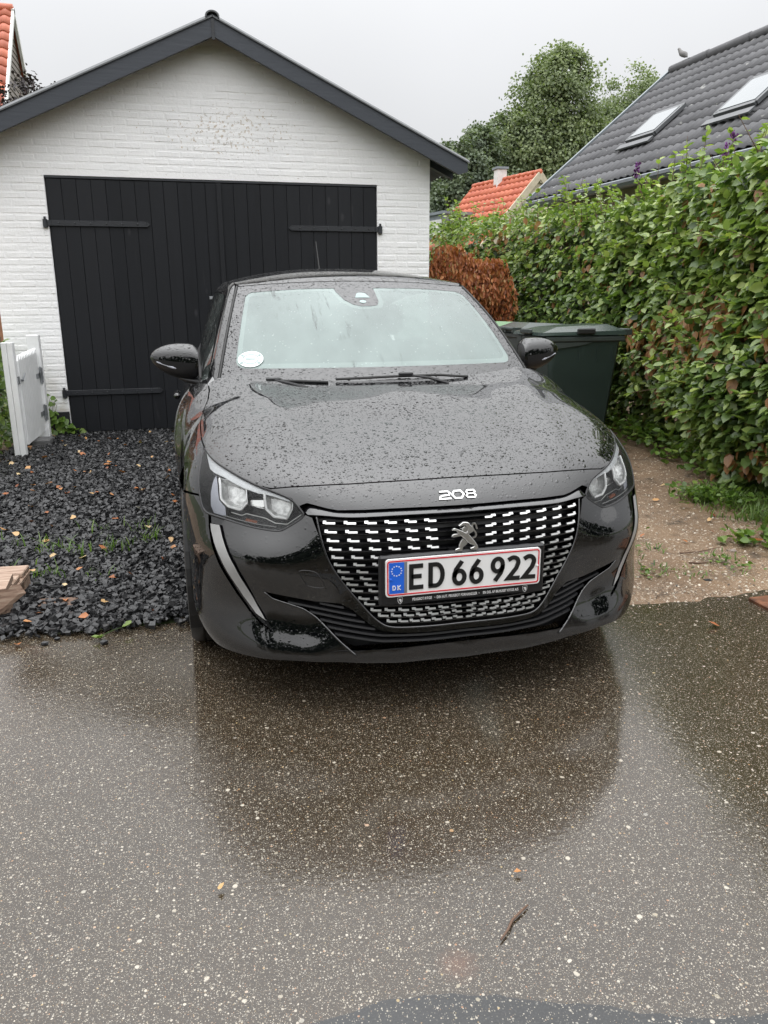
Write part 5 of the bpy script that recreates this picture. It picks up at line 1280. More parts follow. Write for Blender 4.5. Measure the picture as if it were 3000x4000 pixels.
leaf_mat('buddleia_flower', [(0, (.12, .03, .16)), (1, (.28, .09, .36))], .6, .1)
simple('bark', (.09, .065, .048), .8, bump=.8, bscale=40); simple('twig_wood', (.12, .07, .045), .7, bump=.5)
LEAF = np.array([(0, 0, 0), (-.34, .30, .07), (-.30, .68, .05), (0, 1, -.06), (.30, .68, .05), (.34, .30, .07), (0, .5, -.02)])
LEAFQ = np.array([(0, 6, 2, 1), (6, 3, 3, 2), (0, 5, 4, 6), (6, 4, 3, 3)])
def unit(v): return v/(np.linalg.norm(v, axis=-1, keepdims=True)+1e-12)
def leaf_cloud(P, D, Nv, size, tint, wid=1.0, shape=None):
    """leaves at P with tip direction D and face normal about Nv"""
    n = len(P); D = unit(D); X = unit(np.cross(D, Nv)); Z = np.cross(X, D)
    L6 = np.array([(0, 0, 0), (-.33, .28, .08), (-.29, .66, .06), (0, 1, -.08), (.29, .66, .06), (.33, .28, .08)])*(np.array([wid, 1, 1]))
    size = np.broadcast_to(size, (n,))
    V = P[:, None]+size[:, None, None]*(L6[None, :, :1]*X[:, None]+L6[None, :, 1:2]*D[:, None]+L6[None, :, 2:]*Z[:, None])
    F = (np.array([(0, 3, 2, 1), (0, 5, 4, 3)])[None]+6*np.arange(n)[:, None, None]).reshape(-1, 4)
    return V.reshape(-1, 3), F, np.repeat(tint, 6)
def leaf_obj(name, parts, mat, parent=None, **k):
    V, F, T = [], [], []; o = 0
    for v, f, t in parts: V.append(v); F.append(f+o); T.append(t); o += len(v)
    return link(name, raw_mesh(name, np.concatenate(V), np.concatenate(F), True, attrs={'tint': np.clip(np.concatenate(T), 0, 1)}), mat, parent, **k)
r0 = np.random.default_rng(21)
# --- the long beech hedge on the right
hy = np.array([.8, 2.2, 3.0, 4.0, 5.0, 6.5, 8.0, 12.0]); hx = np.array([2.52, 2.60, 2.86, 3.10, 3.15, 3.12, 3.05, 3.0])
face = lambda y, z: np.interp(y, hy, hx)+.10*snoise(y, z, 4.5, 31)+.06*snoise(y, z, 12, 32)+.16*np.clip((z-1.6)/.6, 0, 1)+.05*np.cos(z*4)
htop = lambda y: 2.16+.05*np.sin(y*2.1)+.06*np.sin(y*5.3+1)+.06*np.clip(np.asarray(y)-5.5, 0, 6)
hedge = empty('hedge', (3.4, 5, 0)); tag(hedge, 'tall green beech hedge with brown withered patches along the right side', 'hedge')
hI = Matrix.Translation((-3.4, -5, 0))
def brown(y, z): return (snoise(y*1.0, z, 5.5, 40)*1.0+.55*np.exp(-((y-2.9)/.8)**2-((z-1.25)/.32)**2)+.35*np.exp(-((y-2.3)/.5)**2-((z-.95)/.3)**2)+.3*np.exp(-((y-2.2)/.25)**2-((z-.3)/.12)**2))
def hedge_leaves(n, depth, smin, smax, y0, y1, outer=False):
    y = y0+(y1-y0)*r0.uniform(0, 1, n)**1.25; z = r0.uniform(.03, 1, n)**.95*htop(y); dp = r0.exponential(depth, n)
    und = np.clip((.55-z)/.45, 0, 1)          # thin foot
    k = r0.uniform(0, 1, n) > und*.25
    y, z, dp = y[k], z[k], dp[k]; n = len(y); x = face(y, z)+dp-.03+.16*np.clip((.6-z)/.6, 0, 1)*(.4+.6*np.clip((y-2.2)/.8, 0, 1))
    P = np.stack([x, y, z], -1); d = unit(np.stack([-.55+r0.normal(0, .45, n), r0.normal(0, .75, n), -.25+r0.normal(0, .5, n)], -1)); up = unit(np.stack([-.55+r0.normal(0, .35, n), r0.normal(0, .35, n), .75+r0.normal(0, .35, n)], -1))
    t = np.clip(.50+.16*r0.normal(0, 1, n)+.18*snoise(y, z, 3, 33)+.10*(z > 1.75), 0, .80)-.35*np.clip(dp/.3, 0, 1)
    b = r0.uniform(0, 1, n) < np.clip((brown(y, z)-.18)*1.2, 0.03, .6)
    t = np.where(b, r0.uniform(.88, 1.0, n), np.clip(t, 0, .84)); d[b] = unit(d[b]*.4+np.array([-.1, 0, -1.])*.9)
    return P, d, up, r0.uniform(smin, smax, n)*np.where(b, 1.05, 1), t
parts = []
for (n, dp, a, b, y0, y1) in ((7500, .06, .062, .102, 1.0, 5.2), (7500, .18, .06, .095, 1.0, 5.2), (5200, .07, .06, .085, 5.0, 11.8), (3600, .18, .06, .085, 5.0, 11.8)):
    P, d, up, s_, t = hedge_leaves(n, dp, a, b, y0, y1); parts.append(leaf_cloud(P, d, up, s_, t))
# ragged top with young shoots
n = 4200; y = 1.0+10.5*r0.uniform(0, 1, n)**1.3; x = np.interp(y, hy, hx)+.16+r0.uniform(-.05, .75, n); z = htop(y)+.05*snoise(x*3, y*3, 3, 8)+r0.normal(0, .05, n)
parts.append(leaf_cloud(np.stack([x, y, z], -1), unit(r0.normal(0, 1, (n, 3))*[1, 1, .5]), unit(r0.normal(0, .5, (n, 3))+[0, 0, 1]), r0.uniform(.05, .085, n), np.clip(r0.normal(.52, .15, n), 0, .84)))
shoots = MB(); 
for i in range(150):
    y = 1.2+9.5*r0.uniform()**1.4; x = np.interp(y, hy, hx)+.12+r0.uniform(0, .5); z = htop(y)-.1; L = r0.uniform(.18, .48); dx, dy = r0.normal(0, .09), r0.normal(0, .09)
    P = np.array([(x+dx*t, y+dy*t, z+L*t) for t in np.linspace(0, 1, 5)]); shoots.tube(P, np.linspace(.005, .0018, 5), 5)
    m = int(L/.035); tt = r0.uniform(.2, 1, m); Q = np.stack([x+dx*tt, y+dy*tt, z+L*tt], -1); d = unit(r0.normal(0, 1, (m, 3))*[1, 1, .35]+[0, 0, .25])
    parts.append(leaf_cloud(Q, d, unit(r0.normal(0, .3, (m, 3))+[0, 0, 1]), r0.uniform(.05, .08, m), np.clip(r0.normal(.66, .1, m), .3, .84)))
# side shoots reaching out towards the drive
for i in range(90):
    y = 1.3+4.2*r0.uniform(); z = r0.uniform(.5, 2.1); x = face(y, z); L = r0.uniform(.12, .32); v = unit(np.array([-1, r0.normal(0, .6), r0.normal(.15, .35)]))
    P = np.array([np.array([x+.08, y, z])+v*(L+.08)*t+np.array([0, 0, -.12*L*t*t]) for t in np.linspace(0, 1, 5)]); shoots.tube(P, np.linspace(.0045, .0016, 5), 5)
    m = int(L/.03)+2; idx = r0.uniform(.25, 1, m)*4; Q = P[np.clip(idx.astype(int), 0, 3)]+(P[np.clip(idx.astype(int)+1, 0, 4)]-P[np.clip(idx.astype(int), 0, 3)])*(idx % 1)[:, None]
    parts.append(leaf_cloud(Q, unit(v+r0.normal(0, .7, (m, 3))), unit(r0.normal(0, .3, (m, 3))+[-.3, 0, 1]), r0.uniform(.055, .085, m), np.clip(r0.normal(.60, .14, m), .2, .84)))
fo = leaf_obj('foliage', parts, 'beech_leaf', hedge); fo.matrix_parent_inverse = hI; fo['kind'] = 'stuff'
so = shoots.obj('shoot', 'twig_wood', hedge); so.matrix_parent_inverse = hI; so['kind'] = 'stuff'
# stems and the dense dark twig core
for i in range(46):
    y = 1.0+.235*i+r0.normal(0, .04); x = np.interp(y, hy, hx)+.38+r0.normal(0, .06); P = np.array([(x+r0.normal(0, .03), y+r0.normal(0, .03), z) for z in np.linspace(-.02, 1.9, 7)])
    o = MB().tube(P, np.linspace(.022, .008, 7), 6).obj('stem', 'bark', hedge, smooth=True); o.matrix_parent_inverse = hI
core = MB()
for i in range(2600):
    y = r0.uniform(.9, 11.8); z = r0.uniform(.25, 2.05); x = np.interp(y, hy, hx)+.30+r0.uniform(0, .35); v = unit(r0.normal(0, 1, 3))*r0.uniform(.1, .22); p = np.array([x, y, z]); w = unit(np.cross(v, r0.normal(0, 1, 3)))*.012
    core.add([p-v-w, p-v+w, p+v+w, p+v-w], [(0, 1, 2, 3)])
co = core.obj('twig', 'twig_wood', hedge); co.matrix_parent_inverse = hI; co['kind'] = 'stuff'
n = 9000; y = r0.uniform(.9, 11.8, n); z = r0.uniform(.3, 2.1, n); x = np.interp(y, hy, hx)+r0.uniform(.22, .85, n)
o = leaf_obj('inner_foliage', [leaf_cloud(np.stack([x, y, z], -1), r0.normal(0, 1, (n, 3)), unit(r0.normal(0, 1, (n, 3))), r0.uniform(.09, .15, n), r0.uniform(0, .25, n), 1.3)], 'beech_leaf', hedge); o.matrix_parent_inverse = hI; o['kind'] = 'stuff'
# the nearest leaves, one by one
P, d, up, s_, t = hedge_leaves(420, .012, .06, .088, 1.6, 3.6, True); lms = []
for k in range(12):
    v, f, tt = leaf_cloud(np.zeros((1, 3)), np.array([[0, 1., 0]]), np.array([[0, 0, 1.]]), 1., np.array([[.3, .4, .5, .45, .55, .6, .66, .35, .72, .9, .95, .5][k]])[0]); me = raw_mesh('leaf', v, f, True, attrs={'tint': tt}); me.materials.append(MATS['beech_leaf']); lms.append(me)
for i in range(min(290, len(P))):
    k = (9 if t[i] < .95 else 10) if t[i] > .86 else [0, 1, 2, 3, 4, 5, 6, 7, 8, 11][i % 10]
    o = link('leaf', lms[k], None, hedge); X = np.cross(d[i], up[i]); X /= np.linalg.norm(X)
    m = basis(X, d[i], P[i]-np.array([.025, 0, 0])); o.matrix_world = m @ Matrix.Scale(s_[i], 4); o.matrix_parent_inverse = hI
# --- withered bush beside the garage corner
bu = empty('withered_bush', (2.5, 7.0, 0)); tag(bu, 'withered bush with hanging rust-brown leaves beside the garage corner', 'bush'); bI = Matrix.Translation((-2.5, -7, 0))
n = 7000; y = 6.75+r0.exponential(.18, n); x = r0.uniform(1.86, 3.02, n); topz = 1.98-.16*np.abs(np.sin(x*5.5))-.45*np.clip((x-2.7)/.3, 0, 1)+.16*snoise(x, x, 16, 3); z = r0.uniform(.2, 1, n)**.8*topz; y = y+.16*snoise(x, z, 7, 12)+.06*snoise(x, z, 19, 13)
dp = np.clip((y-6.75)/.5, 0, 1)
D = unit(np.stack([r0.normal(0, .35, n), r0.normal(-.2, .35, n), -1+r0.normal(0, .3, n)], -1)); U = unit(np.stack([r0.normal(0, .6, n), -1+r0.normal(0, .4, n), r0.normal(.2, .4, n)], -1))
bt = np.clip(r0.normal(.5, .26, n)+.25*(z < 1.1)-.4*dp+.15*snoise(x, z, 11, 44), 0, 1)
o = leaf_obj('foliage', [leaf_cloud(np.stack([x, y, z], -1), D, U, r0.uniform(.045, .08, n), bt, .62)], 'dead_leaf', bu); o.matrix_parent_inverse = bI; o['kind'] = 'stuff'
for i in range(9):
    xb = 2.0+.11*i; P = np.array([(xb+r0.normal(0, .03)+.1*(t-.5)*r0.normal(), 6.95+r0.normal(0, .03), 1.75*t) for t in np.linspace(0, 1, 7)]); o = MB().tube(P, np.linspace(.018, .005, 7), 6).obj('stem', 'bark', bu, smooth=True); o.matrix_parent_inverse = bI
# --- buddleia flowering behind the hedge
bd = empty('flowering_bush', (4.1, 4.0, 0)); tag(bd, 'loose bush with purple flower spikes above the hedge', 'bush'); dI = Matrix.Translation((-4.1, -4, 0))
pp_ = []; st_ = MB(); tips = []
for i in range(38):
    b = np.array([4.05+r0.normal(0, .2), 4.0+r0.normal(0, .45), 1.2]); tp = b+np.array([r0.normal(0, .28), r0.normal(0, .45), r0.uniform(1.05, 1.42)]); P = np.array([b+(tp-b)*t for t in np.linspace(0, 1, 5)]); st_.tube(P, np.linspace(.008, .003, 5), 5); tips.append(tp)
    m = 34; q = r0.uniform(.35, 1, m)[:, None]; Q = b+(tp-b)*q; pp_.append(leaf_cloud(Q, unit(r0.normal(0, 1, (m, 3))+[0, 0, .3]), unit(r0.normal(0, .4, (m, 3))+[0, 0, 1]), r0.uniform(.06, .11, m), r0.uniform(.3, .8, m), .6))
o = leaf_obj('foliage', pp_, 'weed_leaf', bd); o.matrix_parent_inverse = dI; o['kind'] = 'stuff'; o = st_.obj('stem', 'twig_wood', bd); o.matrix_parent_inverse = dI; o['kind'] = 'stuff'
for tp in tips[:11]:
    m = 60; h = r0.uniform(0, 1, m); Q = tp+np.stack([r0.normal(0, .012, m), r0.normal(0, .012, m), h*.13-.01], -1); o = leaf_obj('flower_spike', [leaf_cloud(Q, unit(r0.normal(0, 1, (m, 3))), unit(r0.normal(0, 1, (m, 3))), .022, r0.uniform(0, 1, m), 1.6)], 'buddleia_flower', bd); o.matrix_parent_inverse = dI
# --- trees
def tree(name, label, base, H, blobs, n, mat, lsize=(.16, .28), tint=(.5, .2), group=None, trunk_r=.18, push=1.0):
    O_ = CAMP*[1, 1, 0]+[0, 0, 1.26]
    blobs = [(tuple(O_+(np.array(c)-O_)*push), tuple(np.array(r_)*push)) for c, r_ in blobs]; base = tuple(O_[:2]+(np.array(base[:2])-O_[:2])*push)+(0.,)
    t = empty(name, tuple(base)); tag(t, label, 'tree', group); I = Matrix.Translation((-base[0], -base[1], -base[2])); b = np.array(base)
    tr = MB(); c0 = np.array(blobs[0][0]); P = np.array([b+(c0-b)*k+np.array([math.sin(k*5)*.1, 0, 0]) for k in np.linspace(0, 1, 7)]); tr.tube(P, np.linspace(trunk_r, trunk_r*.3, 7), 10)
    for c, r_ in blobs:
        for _ in range(5):
            e = np.array(c)+r0.normal(0, .4, 3)*np.array(r_); s_ = b+(c0-b)*r0.uniform(.4, .9); Q = np.array([s_+(e-s_)*k+np.array([0, 0, .15*math.sin(k*3.14)]) for k in np.linspace(0, 1, 5)]); tr.tube(Q, np.linspace(trunk_r*.35, .015, 5), 6)
    o = tr.obj('trunk', 'bark', t, smooth=True); o.matrix_parent_inverse = I
    parts = []; tot = sum(np.prod(r_)**.67 for _, r_ in blobs)
    for c, r_ in blobs:
        m = int(n*np.prod(r_)**.67/tot); c = np.array(c); r_ = np.array(r_)
        # sub-clumps on the shell of each lobe
        nc = max(14, m//110); cd = unit(r0.normal(0, 1, (nc, 3))+[0, 0, .15]); cc_ = c+cd*r_*r0.uniform(.62, 1.0, (nc, 1)); ct = r0.normal(0, .16, nc)
        i = r0.integers(0, nc, m); off = r0.normal(0, 1, (m, 3))*np.array([.17, .17, .12])*r_.mean()*.85; P = cc_[i]+off
        nv = unit(unit(P-c)+r0.normal(0, .45, (m, 3))+[0, 0, .5]); d = unit(r0.normal(0, 1, (m, 3))+[0, 0, -.3]); t_ = tint[0]+ct[i]+r0.normal(0, tint[1]*.6, m)+.25*off[:, 2]/(.13*r_.mean())*.3
        parts.append(leaf_cloud(P, d, nv, r0.uniform(*lsize, m), t_, 1.25))
    o = leaf_obj('crown', parts, mat, t); o.matrix_parent_inverse = I; o['kind'] = 'stuff'
    return t
G = 'trees behind the houses'
tree('lime_tree', 'tallest broad green tree rising between the orange roof and the grey roof', (13.3, 28.5, 0), 11, [((13.3, 28.5, 6.5), (2.0, 2.0, 2.6)), ((13.6, 28.3, 8.6), (1.7, 1.7, 2.0)), ((13.9, 28.4, 9.9), (1.1, 1.1, 1.1)), ((12.2, 28.0, 6.6), (1.5, 1.5, 2.0)), ((14.6, 28.3, 6.6), (1.4, 1.4, 2.0)), ((12.3, 27.6, 4.4), (2.0, 1.6, 1.6))], 62000, 'hazy_tree_leaf', lsize=(.10, .18), group=G, push=1.35)
tree('lime_tree', 'rounded green tree top peeking over the verge of the grey roof', (18.4, 32, 0), 11, [((18.4, 32, 7.4), (1.8, 1.8, 2.6)), ((19.2, 32, 9.6), (1.5, 1.5, 1.8)), ((17.4, 31.5, 8.0), (1.2, 1.2, 1.7)), ((16.6, 31.5, 6.0), (1.5, 1.4, 2.2))], 30000, 'hazy_tree_leaf', lsize=(.10, .18), group=G, push=1.35)
tree('green_tree', 'mid green tree left of the tallest one, above the orange roof', (11.3, 28, 0), 8.4, [((11.3, 28, 5.6), (1.8, 1.8, 1.8)), ((11.5, 28, 7.2), (1.1, 1.1, 1.2)), ((10.6, 27.5, 6.5), (1.1, 1.1, 1.4)), ((12.2, 29, 7.2), (.8, .8, 1.2)), ((11.0, 27, 4.2), (1.6, 1.4, 1.4))], 36000, 'hazy_tree_leaf_dark', tint=(.6, .2), lsize=(.10, .18), group=G, push=1.4)
tree('green_tree', 'darker bushy tree right beside the garage eave', (8.9, 25.5, 0), 7.2, [((8.9, 25.5, 4.8), (1.5, 1.5, 1.7)), ((9.3, 25.5, 6.2), (.9, .9, 1.0)), ((8.2, 25, 5.6), (.9, .9, 1.2)), ((9.8, 25.5, 4.6), (1.2, 1.2, 1.6))], 28000, 'hazy_tree_leaf_dark', tint=(.5, .2), lsize=(.10, .18), group=G, push=1.4)
tree('dark_tree', 'low dark evergreen mass between garage wall and orange roof', (7.0, 22, 0), 4.6, [((7.0, 22, 2.8), (1.3, 1.2, 1.6)), ((6.4, 21, 3.4), (1.0, 1.0, 1.2)), ((7.6, 22, 3.7), (.9, .9, .9))], 22000, 'hazy_tree_leaf_dark', tint=(.3, .2), lsize=(.10, .18), group=G, push=1.6)
tree('purple_tree', 'dark purple-leaved tree peeping over the left roof edge', (-3.6, 14.2, 0), 5.6, [((-3.55, 14.2, 4.55), (.62, .6, .75)), ((-2.95, 14.2, 4.75), (.42, .4, .5)), ((-3.3, 14.2, 4.2), (.7, .6, .7))], 6000, 'purple_leaf', lsize=(.035, .07), trunk_r=.09)
# across the street: unseen trees added to darken the reflections in the paint
for i, (x, y, h) in enumerate(((-15, -9, 4.2), (-11.5, -11.5, 4.6), (-8, -12.5, 4.4), (-4.5, -13, 5.2), (-1, -13, 4.4), (2.5, -13, 4.8), (6, -13, 5.0), (9.5, -12.5, 4.4), (13, -11, 4.6), (16, -8, 4.4))):
    tree('added_street_tree', 'dense tree number %s from the left in the row across the street, only reflected' % ('one', 'two', 'three', 'four', 'five', 'six', 'seven', 'eight', 'nine', 'ten')[i], (x, y, 0), h, [((x, y, h*.58), (2.0, 1.6, h*.36)), ((x+1.1, y, h*.42), (1.5, 1.3, h*.32)), ((x-1.1, y, h*.42), (1.5, 1.3, h*.32))], 2600, 'added_street_leaf', lsize=(.3, .5), group='trees across the street', tint=(.3, .2))
n = 7000; x = r0.uniform(-14, 14, n); z = r0.uniform(0, 2.0, n); y = -10.5-r0.uniform(0, .6, n)  # hedge across the street, added out of view to darken the reflections
sh2 = empty('added_street_hedge', (0, -10.8, 0)); tag(sh2, 'clipped hedge across the street, seen only as a reflection', 'hedge'); o = leaf_obj('foliage', [leaf_cloud(np.stack([x, y, z], -1), r0.normal(0, 1, (n, 3)), unit(r0.normal(0, .6, (n, 3))+[0, 1, .5]), r0.uniform(.16, .28, n), r0.uniform(.1, .6, n), 1.3)], 'added_street_leaf', sh2); o.matrix_parent_inverse = Matrix.Translation((0, 10.8, 0)); o['kind'] = 'stuff'
# ================================================================== THINGS AROUND THE DRIVE
def plastic(name, col, rough=.4):
    n = NB(name); p = n.pos(); sc = n.rng(n.noise(n.mapping(p, (14, 14, 3)), 1, 4), .6, .75)
    c = n.mix(n.math('MULTIPLY', sc, .3), n.mix(n.rng(n.noise(p, 5, 4), .3, .7), tuple(x*.85 for x in col), col), tuple(min(1, x*2.2+.01) for x in col))
    n.bsdf(Base_Color=c, Roughness=rough, Specular_IOR_Level=.45, Normal=n.bump(drops(n, n.obj(), 1., .4), .4, .0015))
plastic('bin_green', (.024, .038, .034)); plastic('bin_lid', (.034, .050, .044), .22); plastic('bin_rim', (.045, .055, .052), .45); plastic('bin_teal', (.012, .085, .062)); plastic('bin_lid_light', (.10, .23, .085), .22)
def wheelie_bin(label, cx, cy, rz, body, lid, rim):
    """front of the bin points to local -x, handle side to +x; 0.73 deep, 0.58 wide, 1.07 high"""
    t = empty('wheelie_bin', (cx, cy, .03), rz); tag(t, label, 'bin', 'bins beside the hedge')
    m = MB(); lv = [(.0, .46, .225), (.06, .50, .235), (.90, .66, .275), (.94, .665, .278)]; V = []
    for z, L, w in lv:
        b = .03
        x0, x1 = -L/2-.0, L/2-.02
        V += [(x0+b, -w, z), (x1-b, -w, z), (x1, -w+b, z), (x1, w-b, z), (x1-b, w, z), (x0+b, w, z), (x0, w-b, z), (x0, -w+b, z)]
    F = [tuple(range(7, -1, -1))] + [(i*8+j, i*8+(j+1) % 8, (i+1)*8+(j+1) % 8, (i+1)*8+j) for i in range(3) for j in range(8)]
    m.add(V, F); m.obj('bin_body', body, t, autosmooth=35)
    for k in (-.06, .10, .24):
        for s in (-1, 1): MB().obox((k, s*.273, .84), (.004, 0, 0), (0, .006, 0), (0, 0, .06)).obj('rib', body, t)
    r = MB(); r.box((-.37, -.292, .935), (.345, .292, .985), bev=.012); r.obj('rim', rim, t)
    for k in range(5): MB().box((-.385, -.25+.1*k, .925), (-.371, -.16+.1*k, .985), bev=.004).obj('comb_tooth', rim, t)
    r = MB().prism([(-.32, .935), (.05, .935), (-.02, .915), (-.28, .885), (-.32, .89)], 1, -.286, -.276); r.obj('grip_flap', rim, t)
    # lid: shallow hipped dome with a front lip
    Lm = MB(); V = [(-.40, -.295, .990), (.35, -.295, .990), (.35, .295, .990), (-.40, .295, .990), (-.39, -.285, 1.015), (.34, -.285, 1.025), (.34, .285, 1.025), (-.39, .285, 1.015), (-.22, -.17, 1.055), (.22, -.19, 1.075), (.22, .19, 1.075), (-.22, .17, 1.055)]
    Lm.add(V, [(3, 2, 1, 0)] + [(i, (i+1) % 4, 4+(i+1) % 4, 4+i) for i in range(4)] + [(4+i, 4+(i+1) % 4, 8+(i+1) % 4, 8+i) for i in range(4)] + [(8, 9, 10, 11)])
    o = Lm.obj('lid', lid, t); MB().box((-.425, -.10, 1.0), (-.395, .10, 1.04), bev=.008).obj('lid_grip', rim, o); MB().box((-.10, -.312, 1.0), (.06, -.29, 1.045), bev=.008).obj('lid_handle', 'rubber_black', o)
    MB().tube([(.40, -.25, 1.02), (.40, .25, 1.02)], .018, 10).obj('handle', rim, t, smooth=True)
    for y in (-.25, -.08, .08, .25): MB().obox((.37, y, 1.01), (.045, 0, .0), (0, .012, 0), (0, 0, .022)).obj('handle_bracket', rim, t)
    for s in (-1, 1): MB().lathe([(.10, -.02), (.10, .02), (.04, .024)], (.27, s*.25, .07), 1, 20).obj('wheel', 'rubber_black', t, autosmooth=40)
    return t
wheelie_bin('dark green wheelie bin nearest the car, right behind its mirror', 2.34, 3.98, 0, 'bin_green', 'bin_lid', 'bin_rim')
wheelie_bin('dark wheelie bin in the middle, half hidden behind the nearest one', 2.46, 4.80, math.pi, 'bin_green', 'bin_lid', 'bin_rim')
wheelie_bin('teal wheelie bin with pale green lid, farthest of the three', 2.43, 5.52, math.pi, 'bin_teal', 'bin_lid_light', 'bin_green')
# --- white picket gate by the garage corner
gt = empty('garden_gate', (-2.24, 5.5, 0)); tag(gt, 'white picket gate between two posts beside the garage wall', 'gate'); gI = Matrix.Translation((2.24, -5.5, 0))
def gp_(o): o.matrix_parent_inverse = gI; return o
for (x0, x1) in ((-2.322, -2.279), (-2.277, -2.232)): gp_(MB().box((x0, 4.955, 0), (x1, 5.045, .985), bev=.004).obj('post', 'white_paint_wood', gt))
gp_(MB().box((-2.30, 5.90, 0), (-2.19, 6.0, 1.015), bev=.005).obj('post', 'white_paint_wood', gt))
for k in range(12):
    y0 = 5.058+k*.0695; zt = .855+.002*k
    m = MB().prism([(y0, .11), (y0+.064, .11), (y0+.064, zt-.03), (y0+.032, zt+.02), (y0, zt-.03)], 0, -2.238, -2.220); gp_(m.obj('picket', 'white_paint_wood', gt))
for z in (.25, .66): gp_(MB().box((-2.262, 5.05, z-.035), (-2.2395, 5.895, z+.035), bev=.003).obj('rail', 'white_paint_wood', gt))
m = MB().obox((-2.255, 5.47, .455), (.010, 0, 0), (0, .40, .17), (0, -.012, .03)); gp_(m.obj('brace', 'white_paint_wood', gt))
for z in (.64, .28):
    m = MB().box((-2.2195, 5.74, z-.022), (-2.216, 5.895, z+.022)); m.box((-2.2185, 5.90, z-.07), (-2.187, 5.915, z+.07)); m.tube([(-2.206, 5.897, z-.08), (-2.206, 5.897, z+.08)], .009, 8); gp_(m.obj('gate_hinge', 'galvanised', gt))
m = MB().box((-2.2315, 4.99, .64), (-2.224, 5.05, .70)); m.box((-2.2195, 5.06, .655), (-2.214, 5.16, .672)); m.tube([(-2.212, 5.10, .664), (-2.203, 5.15, .70), (-2.203, 5.165, .715)], .006, 6); gp_(m.obj('latch', 'galvanised', gt))
tag(MB().box((-2.27, 5.44, .0), (-2.12, 5.66, .085), bev=.01).obj('concrete_block', 'concrete_block'), 'small dark concrete block on the gravel under the white gate', 'block')
# --- broken pallet in the left corner
pa = empty('wooden_pallet', (-1.75, 1.25, 0), R(-3)); tag(pa, 'weathered wooden pallet end at the left edge of the drive', 'pallet')
for (a, b, nm) in (((-.75, -.10, .10), (.17, .02, .122), 'deck_board'), ((-.75, .04, .10), (.16, .15, .122), 'deck_board'), ((-.75, .17, .10), (.165, .29, .122), 'deck_board'), ((-.75, -.10, .0), (.16, .0, .02), 'bottom_board'), ((-.75, .19, .0), (.16, .28, .02), 'bottom_board'), ((.05, -.095, .021), (.165, -.005, .078), 'block'), ((.05, .19, .021), (.165, .28, .078), 'block'), ((.045, -.10, .079), (.168, .29, .099), 'stringer_board')):
    MB().box(a, b, bev=.004).obj(nm, 'pallet_wood', pa)
MB().obox((.02, -.02, .137), (.14, .015, 0), (-.012, .10, 0), (0, 0, .013)).obj('loose_board', 'pallet_wood', pa)
MB().obox((.135, -.115, .075), (.012, .004, .0), (.09, .012, .07), (-.01, 0, .02)).obj('split_board', 'pallet_wood', pa)
tag(MB().obox((-1.42, 1.235, .030), (.085, -.02, .004), (.008, .035, .006), (0, 0, .007)).obj('wood_offcut', 'twig_wood'), 'rotten grey board half buried in the gravel beside the pallet', 'board')
# --- drain cover at the right edge
dr_ = empty('drain_cover', (1.78, .34, 0)); tag(dr_, 'rusty cast iron drain cover at the right edge of the tarmac', 'drain cover')
m = MB(); 
for a, b in (((-.25, -.25, -.01), (.25, -.17, .014)), ((-.25, .17, -.01), (.25, .25, .014)), ((-.25, -.17, -.01), (-.17, .17, .014)), ((.17, -.17, -.01), (.25, .17, .014))): MB().box(a, b, bev=.004).obj('frame_bar', 'rusty_iron', dr_)
MB().lathe([(.163, -.01), (.163, .008), (.155, .010)], (0, 0, 0), 2, 32).obj('lid', 'rusty_iron', dr_)
for k in range(4):
    a = np.linspace(0, 2*math.pi, 17); MB().tube(np.stack([-.212+.022*np.cos(a), -.12+.075*k+.022*np.sin(a), np.full(17, .0145)], -1), .004, 5, cap=False).obj('cast_ring', 'rusty_iron', dr_)
# --- twig and stones on the tarmac
tag(MB().tube([(-.146, -.831, .006), (-.165, -.843, .007), (-.195, -.862, .006), (-.215, -.886, .008), (-.238, -.905, .006)], [.0022, .003, .0032, .0028, .002], 6).obj('twig', 'twig_wood', smooth=True), 'thin brown twig lying on the wet tarmac in the foreground', 'twig')
def rock(x, y, s, seed, mat='black_stone', squash=.6):
    r = np.random.default_rng(seed); bm = bmesh.new(); bmesh.ops.create_icosphere(bm, subdivisions=1, radius=1)
    for v in bm.verts: v.co *= r.uniform(.75, 1.1)
    V = np.array([v.co[:] for v in bm.verts])*[s, s*.75, s*squash]; F = [[v.index for v in f.verts] for f in bm.faces]; bm.free()
    me = raw_mesh('stone', V, F, attrs={'tint': np.full(len(V), .4)}); o = link('stone', me, mat); o.location = (x, y, s*squash*.7+.002); return o
simple('pebble_brown', (.20, .16, .13), .45)
for i, (x, y, s, lb) in enumerate(((-1.405, .865, .017, 'left one of two black stones strayed onto the tarmac before the gravel'), (-1.365, .90, .014, 'small right one of two black stones strayed onto the tarmac'), (-1.185, .815, .020, 'lone black stone on the tarmac below a green weed sprig'))):
    tag(rock(x, y, s, 50+i), lb, 'stone', 'stones strayed from the gravel')
for i, (x, y, s, lb) in enumerate(((1.55, 1.33, .020, 'black stone on the bare dirt right of the car, farther up'), (1.38, 1.10, .020, 'black stone on the bare dirt close to the car'), (1.50, .83, .026, 'flat dark stone at the lower edge of the dirt'))): tag(rock(x, y, s, 60+i, squash=.4), lb, 'stone', 'stones on the dirt')
tag(rock(1.90, 1.17, .026, 70, 'pebble_brown'), 'round brown pebble by the grass on the dirt', 'stone')
